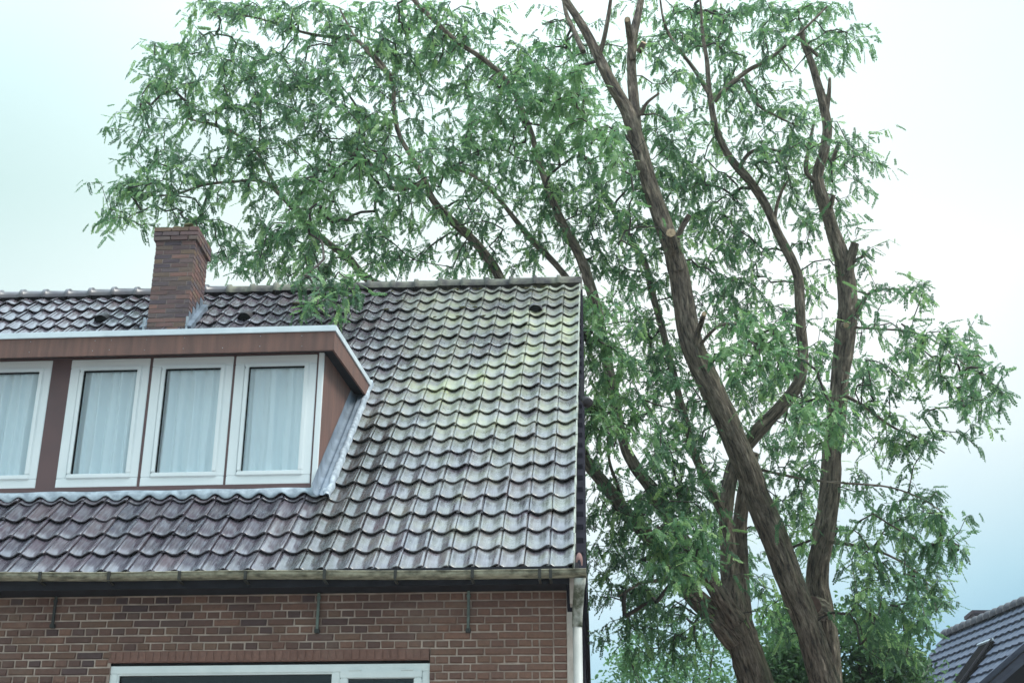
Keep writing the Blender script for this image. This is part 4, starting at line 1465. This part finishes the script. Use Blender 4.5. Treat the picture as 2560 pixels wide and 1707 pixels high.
LG = [leaf_geo(6, .17, .042, .025, 1), leaf_geo(8, .23, .042, .025, 2), leaf_geo(9, .27, .043, .026, 3), leaf_geo(11, .32, .041, .025, 4), leaf_geo(7, .20, .045, .027, 5), leaf_geo(10, .29, .037, .024, 6)]
leaves = []          # (matrix 3x3, pos, geo index, tone)
for si in order:
    dv, chain = spray_dir[si]
    tone = sprays[si][1]
    tip = Vector(NP[chain[-1]]); prev = Vector(NP[chain[-2]])
    nl = random.choice((8, 9, 9, 10))
    hd = Vector((dv.x, dv.y, dv.z * .4)).normalized()
    side0 = hd.cross(Vector((0, 0, 1)))
    side0 = side0.normalized() if side0.length > .1 else Vector((1, 0, 0))
    for q in range(nl):
        t = q / (nl - 1)
        base = prev.lerp(tip, -.3 + 1.3 * t) + hd * (.22 * max(0, t - .5)) + Vector((random.gauss(0, .03), random.gauss(0, .03), random.gauss(0, .02)))
        sg = 1 if q % 2 else -1
        ax = (side0 * sg * random.uniform(.4, 1.0) + hd * random.uniform(.1, .9) + Vector((0, 0, random.uniform(-1.9, -.15) if random.random() < .8 else random.uniform(-.3, .5)))
              + Vector((random.gauss(0, .22), random.gauss(0, .22), 0))).normalized()
        up = Vector((random.gauss(0, .5), random.gauss(-.15, .5), 1.0)).normalized()
        yv = up.cross(ax).normalized(); zv = ax.cross(yv)
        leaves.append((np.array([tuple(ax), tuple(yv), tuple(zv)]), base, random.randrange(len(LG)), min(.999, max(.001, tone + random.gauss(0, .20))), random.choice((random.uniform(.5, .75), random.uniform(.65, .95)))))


def depth_of(L):
    x, y, z = proj(L[1])
    return z if (0 < x < 2560 and 0 < y < 1700) else 999 + z


leaves.sort(key=depth_of)
lmeshes = []
for i, (V, F) in enumerate(LG):
    me = bpy.data.meshes.new('leaf'); me.from_pydata([tuple(v) for v in V], [], F); me.materials.append(M['leaf']); me.update()
    lmeshes.append(me)
for (R3, p, gi, tone, scl) in leaves[:300]:
    o = bpy.data.objects.new('leaf', lmeshes[gi])
    m4 = Matrix(((R3[0][0], R3[1][0], R3[2][0], 0), (R3[0][1], R3[1][1], R3[2][1], 0), (R3[0][2], R3[1][2], R3[2][2], 0), (0, 0, 0, 1)))
    o.matrix_world = Matrix.Translation(p) @ m4 @ Matrix.Scale(scl, 4)
    COL.objects.link(o); o.parent = tree; o.matrix_parent_inverse = Matrix.Translation(-tree.location)


def leaf_cloud(name, items, geos, mat, parent):
    vs, loops, starts, tot, rn = [], [], [], [], []
    off = 0
    fl = []
    for V, F in geos:
        fl.append((np.array([i for f in F for i in f]), np.array([len(f) for f in F])))
    lens = []
    for (R3, p, gi, tone, scl) in items:
        V = geos[gi][0]
        vs.append((V * scl) @ R3 + np.array(p))
        ix, ln = fl[gi]
        loops.append(ix + off); lens.append(ln)
        rn.append(np.full(len(V), tone, dtype=np.float32))
        off += len(V)
    vs = np.concatenate(vs).astype(np.float32); loops = np.concatenate(loops).astype(np.int32); lens = np.concatenate(lens).astype(np.int32)
    me = bpy.data.meshes.new(name)
    me.vertices.add(len(vs)); me.vertices.foreach_set('co', vs.ravel())
    me.loops.add(len(loops)); me.loops.foreach_set('vertex_index', loops)
    me.polygons.add(len(lens))
    st = np.concatenate([[0], np.cumsum(lens)[:-1]]).astype(np.int32)
    me.polygons.foreach_set('loop_start', st)
    try:
        me.polygons.foreach_set('loop_total', lens)
    except Exception:
        pass
    a = me.attributes.new('rnd', 'FLOAT', 'POINT')
    a.data.foreach_set('value', np.concatenate(rn))
    me.materials.append(mat)
    me.update(calc_edges=True)
    me.validate()
    o = link(bpy.data.objects.new(name, me), parent)
    o['kind'] = 'stuff'
    return o


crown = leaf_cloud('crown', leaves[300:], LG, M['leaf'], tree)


# ------------------------------------------------------------------ background trees and shrubs
def oval_leaf(L, W):
    V = np.array([(0, 0, 0), (.3 * L, .5 * W, .01), (.7 * L, .42 * W, .006), (L, 0, -.02), (.7 * L, -.42 * W, .006), (.3 * L, -.5 * W, .01)])
    return V, [(0, 1, 2, 3), (0, 3, 4, 5)]


def bg_tree(name, label, cat, spots, Yc, mat, base, leafsize, n_per, group=None):
    """spots: (x_view, y_view, rx, ry, weight)"""
    root = thing(name, label, cat, base, group)
    geo = [oval_leaf(leafsize, leafsize * .55), oval_leaf(leafsize * 1.25, leafsize * .6), oval_leaf(leafsize * .8, leafsize * .5)]
    items = []
    cents = []
    for (x, y, rx, ry, wgt) in spots:
        c = at(x * VS, y * VS, Yc + random.uniform(-.8, .8))
        cents.append(c)
        dep = (c - CAM_LOC).dot(_f)
        ax_, az_ = rx * VS * dep / FPX, ry * VS * dep / FPX
        nn_ = int(n_per * wgt)
        sub = [c + Vector((random.gauss(0, .5) * ax_, random.gauss(0, .5) * max(.5, ax_), random.gauss(0, .5) * az_)) for _ in range(max(3, nn_ // 26))]
        for _ in range(nn_):
            p = random.choice(sub) + Vector((random.gauss(0, .16), random.gauss(0, .16), random.gauss(0, .13)))
            ax = Vector((random.gauss(0, 1), random.gauss(0, 1), random.gauss(-.35, .6))).normalized()
            up = Vector((random.gauss(0, .6), random.gauss(-.3, .6), 1)).normalized()
            yv = up.cross(ax).normalized(); zv = ax.cross(yv)
            items.append((np.array([tuple(ax), tuple(yv), tuple(zv)]), p, random.randrange(3), min(.999, max(.001, random.gauss(.5, .2))), random.uniform(.8, 1.2)))
    # trunk and limbs to every clump
    b0 = Vector(base)
    top = sum(cents, Vector()) / len(cents)
    v_tr = [b0, b0.lerp(top, .4) + Vector((.15, 0, 0)), b0.lerp(top, .75), top]
    tube('trunk', v_tr, [.16, .13, .10, .05], M['twig'], root, 12)
    for c in cents:
        st_ = b0.lerp(top, random.uniform(.45, .85))
        tube('limb', [st_, st_.lerp(c, .5) + Vector((0, 0, .15)), c], [.05, .035, .012], M['twig'], root, 7)
    leaf_cloud('crown', items, geo, mat, root)
    return root


bp0 = at(1560 * VS, 1568 * VS, 13.5)
bg_tree('broadleaf_tree', 'pale green small-leaved tree behind the leaning stems, low beside the downpipe', 'tree',
        [(1462, 1540, 45, 60, 1.0), (1445, 1500, 28, 40, .6), (1490, 1600, 60, 60, 1), (1540, 1560, 50, 60, .9), (1600, 1520, 50, 50, .7), (1640, 1580, 60, 50, 1), (1400, 1600, 30, 30, .4), (1570, 1620, 80, 60, 1), (1500, 1660, 90, 60, 1.2), (1640, 1480, 40, 50, .5)],
        13.5, M['leaf2'], (bp0.x, 13.5, 0), .085, 520)
bp1 = at(1830 * VS, 1568 * VS, 12.5)
bg_tree('bright_shrub', 'sunny yellow-green shrub showing between the two big leaning stems', 'shrub',
        [(1815, 1440, 40, 45, 1.0), (1795, 1475, 30, 40, .8), (1840, 1500, 40, 40, .6), (1790, 1410, 30, 30, .5)],
        12.5, M['leaf4'], (bp1.x, 12.5, 0), .085, 430)
bp2 = at(1830 * VS, 1568 * VS, 11.5)
bg_tree('dark_hedge', 'dark green hedge filling the foot of the gap between the big stems', 'hedge',
        [(1800, 1530, 45, 45, 1.2), (1835, 1545, 45, 45, 1.2), (1790, 1590, 60, 40, 1.3), (1850, 1600, 60, 40, 1.3), (1812, 1500, 40, 30, .6), (1900, 1590, 60, 50, 1.2), (1740, 1620, 60, 40, .8)],
        11.5, M['leaf3'], (bp2.x, 11.5, 0), .095, 900)
bp3 = at(2040 * VS, 1568 * VS, 11.0)
bg_tree('broadleaf_shrub', 'dense mid green shrub right of the tree stems, in front of the neighbouring roof', 'shrub',
        [(1985, 1480, 50, 60, 1.0), (2040, 1500, 55, 55, 1.1), (2085, 1540, 45, 50, 1.0), (2000, 1560, 60, 50, 1.2), (2060, 1590, 60, 40, 1.2), (1950, 1440, 30, 50, .5), (2010, 1430, 50, 40, .6), (1960, 1620, 60, 40, 1.)],
        11.0, M['leaf3'], (bp3.x, 11.0, 0), .090, 620)

# ------------------------------------------------------------------ neighbouring house (lower right)
nb_ = thing('neighbour_house', 'distant house with a steep blue-grey tiled roof, two skylights and a low brick chimney', 'house', (22, 30, 0))
RD = Vector((-math.sin(math.radians(16.7)), math.cos(math.radians(16.7)), 0))       # along the ridge, away from us
ND = Vector((-RD.y, RD.x, 0))                                                       # horizontal, down the slope in view (to the left)
AN = math.radians(48)
P1 = CAM_LOC + ray(2362, 1590) * 40.0
DS = ND * math.cos(AN) - Vector((0, 0, math.sin(AN)))                                # down the slope
NN = ND * math.sin(AN) + Vector((0, 0, math.cos(AN)))                                # outward normal


def NP_(t, s, n=0.0):
    """t metres along the ridge from its far end towards us, s metres down the slope"""
    return P1 - RD * t + DS * s + NN * n


# where the near edge of this roof is seen
def hit(px_, py_):
    d = ray(px_, py_)
    k = (P1 - CAM_LOC).dot(NN) / d.dot(NN)
    q = CAM_LOC + d * k - P1
    return -q.dot(RD), q.dot(DS)


e1, e2 = hit(2560, 1616), hit(2456, 1707)
slope_e = (e2[0] - e1[0]) / (e2[1] - e1[1])


def tmax(s):
    return e1[0] + (s - e1[1]) * slope_e


NG = .37
SMAX = 9.0
deck = MB()
deck.raw([NP_(0, 0, -.05), NP_(tmax(0), 0, -.05), NP_(tmax(SMAX), SMAX, -.05), NP_(0, SMAX, -.05),
          NP_(0, 0, -.25), NP_(tmax(0), 0, -.25), NP_(tmax(SMAX), SMAX, -.25), NP_(0, SMAX, -.25)],
         [(0, 1, 2, 3), (7, 6, 5, 4), (1, 5, 6, 2), (0, 3, 7, 4), (0, 4, 5, 1), (3, 2, 6, 7)])
nroof = deck.build('roof', M['nwall'], nb_)
for r in range(24):
    s0, s1 = r * NG, (r + 1) * NG + .05
    t1 = tmax(s1)
    vv, ff = [], []
    nx = max(4, int(t1 / .10))
    for i in range(nx + 1):
        t = t1 * i / nx
        w = .018 * math.cos(2 * PI * t / .3)
        vv += [NP_(t, s0, -.02 + w), NP_(t, s1, .045 + w), NP_(t, s1, .005 + w)]
    for i in range(nx):
        a = i * 3
        ff += [(a, a + 1, a + 4, a + 3), (a + 1, a + 2, a + 5, a + 4)]
    mobj('tile_course', vv, ff, M['ntile'], nroof)
# ridge tiles
i = 0
while i * .33 < tmax(0) + .3:
    t0, t1 = i * .33, (i + 1) * .33 + .03
    vv, ff = [], []
    for (t, r_) in ((t0, .13), (t0 + .03, .175), (t0 + .14, .19), (t1 - .10, .15), (t1, .10)):
        for q in range(9):
            a = -.3 + (PI + .6) * q / 8
            vv.append(P1 - RD * t + ND * r_ * math.cos(a) + Vector((0, 0, r_ * math.sin(a))))
    for b_ in range(4):
        for q in range(8):
            a = b_ * 9 + q
            ff.append((a, a + 1, a + 10, a + 9))
    ff.append(tuple(range(9)))
    mobj('ridge_tile', vv, ff, M['nridge'], nroof, True)
    i += 1
# far slope, walls
m_ = MB()
OP = -ND * math.cos(AN) - Vector((0, 0, math.sin(AN)))
tn = tmax(0)
m_.raw([P1, P1 - RD * tn, P1 - RD * tn + OP * SMAX, P1 + OP * SMAX], [(0, 1, 2, 3)])
m_.build('far_slope', M['ntile'], nroof)
m_ = MB()
zb = -P1.z
def gl(t, s):
    q = NP_(t, s, -.26); return q
for (tt, sgn) in ((.35, 1), (max(1.0, tmax(SMAX * .5)) - .2, -1)):
    a_, b_, c_ = NP_(tt, .3, -.3), NP_(tt, SMAX * .97, -.3), P1 - RD * tt + OP * SMAX * .97
    d_, e_ = Vector((c_.x, c_.y, 0)), Vector((b_.x, b_.y, 0))
    m_.raw([a_, b_, e_, d_, c_] + [v - RD * .25 * sgn for v in (a_, b_, e_, d_, c_)],
           [(0, 1, 2, 3, 4), (9, 8, 7, 6, 5), (0, 5, 6, 1), (1, 6, 7, 2), (2, 7, 8, 3), (3, 8, 9, 4), (4, 9, 5, 0)])
m_.build('gable_wall', M['nwall'], nb_)
# near edge board
m_ = MB()
m_.hexa([NP_(tmax(0) - .02, 0, -.3), NP_(tmax(0) + .06, 0, -.2), NP_(tmax(SMAX) + .06, SMAX, -.2), NP_(tmax(SMAX) - .02, SMAX, -.3),
         NP_(tmax(0) - .02, 0, .075), NP_(tmax(0) + .06, 0, .075), NP_(tmax(SMAX) + .06, SMAX, .075), NP_(tmax(SMAX) - .02, SMAX, .075)])
m_.build('verge_board', M['ntile'], nroof)
# chimney behind the ridge
cpt = hit(2460, 1560)
m_ = MB()
ct = 1.8
ctp = CAM_LOC + ray(2437, 1560) * 42.0
for (u0, u1, w0, w1, z0, z1) in ((0, 1.0, 0, .8, -1.6, .32), (-.04, 1.04, -.04, .84, .32, .42)):
    q = []
    for zz in (z0, z1):
        for (u, w) in ((u0, w0), (u1, w0), (u1, w1), (u0, w1)):
            q.append(ctp + Vector((1, .05, 0)) * u + Vector((-.05, 1, 0)) * w + Vector((0, 0, zz)))
    m_.hexa(q)
m_.build('chimney', M['nbrick'], nb_)


# skylights, opened at the top edge
def skylight(corner_tl, corner_tr, length, lift):
    (t0, s0), (t1, s1) = hit(*corner_tl), hit(*corner_tr)
    sm = (s0 + s1) / 2
    fr = MB()
    fr.hexa([NP_(t0, sm + length, .0), NP_(t1, sm + length, .0), NP_(t1, sm, .0), NP_(t0, sm, .0),
             NP_(t0, sm + length, .13), NP_(t1, sm + length, .13), NP_(t1, sm, lift), NP_(t0, sm, lift)])
    sk = fr.build('skylight', M['nskylight'], nb_)
    m2 = MB()
    m2.hexa([NP_(t0 - .04, sm + .03, lift + .003), NP_(t1 + .04, sm + .03, lift + .003), NP_(t1 + .04, sm - .03, lift + .003), NP_(t0 - .04, sm - .03, lift + .003),
             NP_(t0 - .04, sm + .03, lift + .05), NP_(t1 + .04, sm + .03, lift + .05), NP_(t1 + .04, sm - .03, lift + .05), NP_(t0 - .04, sm - .03, lift + .05)])
    m2.build('top_cover', M['lead_pale'], sk)
    m3 = MB()
    m3.hexa([NP_(t1 + .005, sm + length, .14), NP_(t1 + .035, sm + length, .14), NP_(t1 + .035, sm, .14), NP_(t1 + .005, sm, .14),
             NP_(t1 + .005, sm + length, .17), NP_(t1 + .035, sm + length, .17), NP_(t1 + .035, sm, .17), NP_(t1 + .005, sm, .17)])
    m3.build('side_cover', M['nwall'], sk)
    return sk


skylight((2455, 1620), (2490, 1606), 3.2, .10)
skylight((2313, 1669), (2333, 1662), 1.6, .18)

# ------------------------------------------------------------------ damp air
hm = bpy.data.materials.new('damp_air')
hm.use_nodes = True
hn, hl = hm.node_tree.nodes, hm.node_tree.links
hn.remove(hn['Principled BSDF'])
pv = hn.new('ShaderNodeVolumePrincipled')
pv.inputs['Color'].default_value = (.92, .97, 1.0, 1)
pv.inputs['Density'].default_value = 0.0007
pv.inputs['Anisotropy'].default_value = 0.2
hl.new(pv.outputs[0], hn['Material Output'].inputs['Volume'])
hz = box('haze', -45, 60, -22, 62, -1.5, 24, hm)
hz['kind'] = 'stuff'
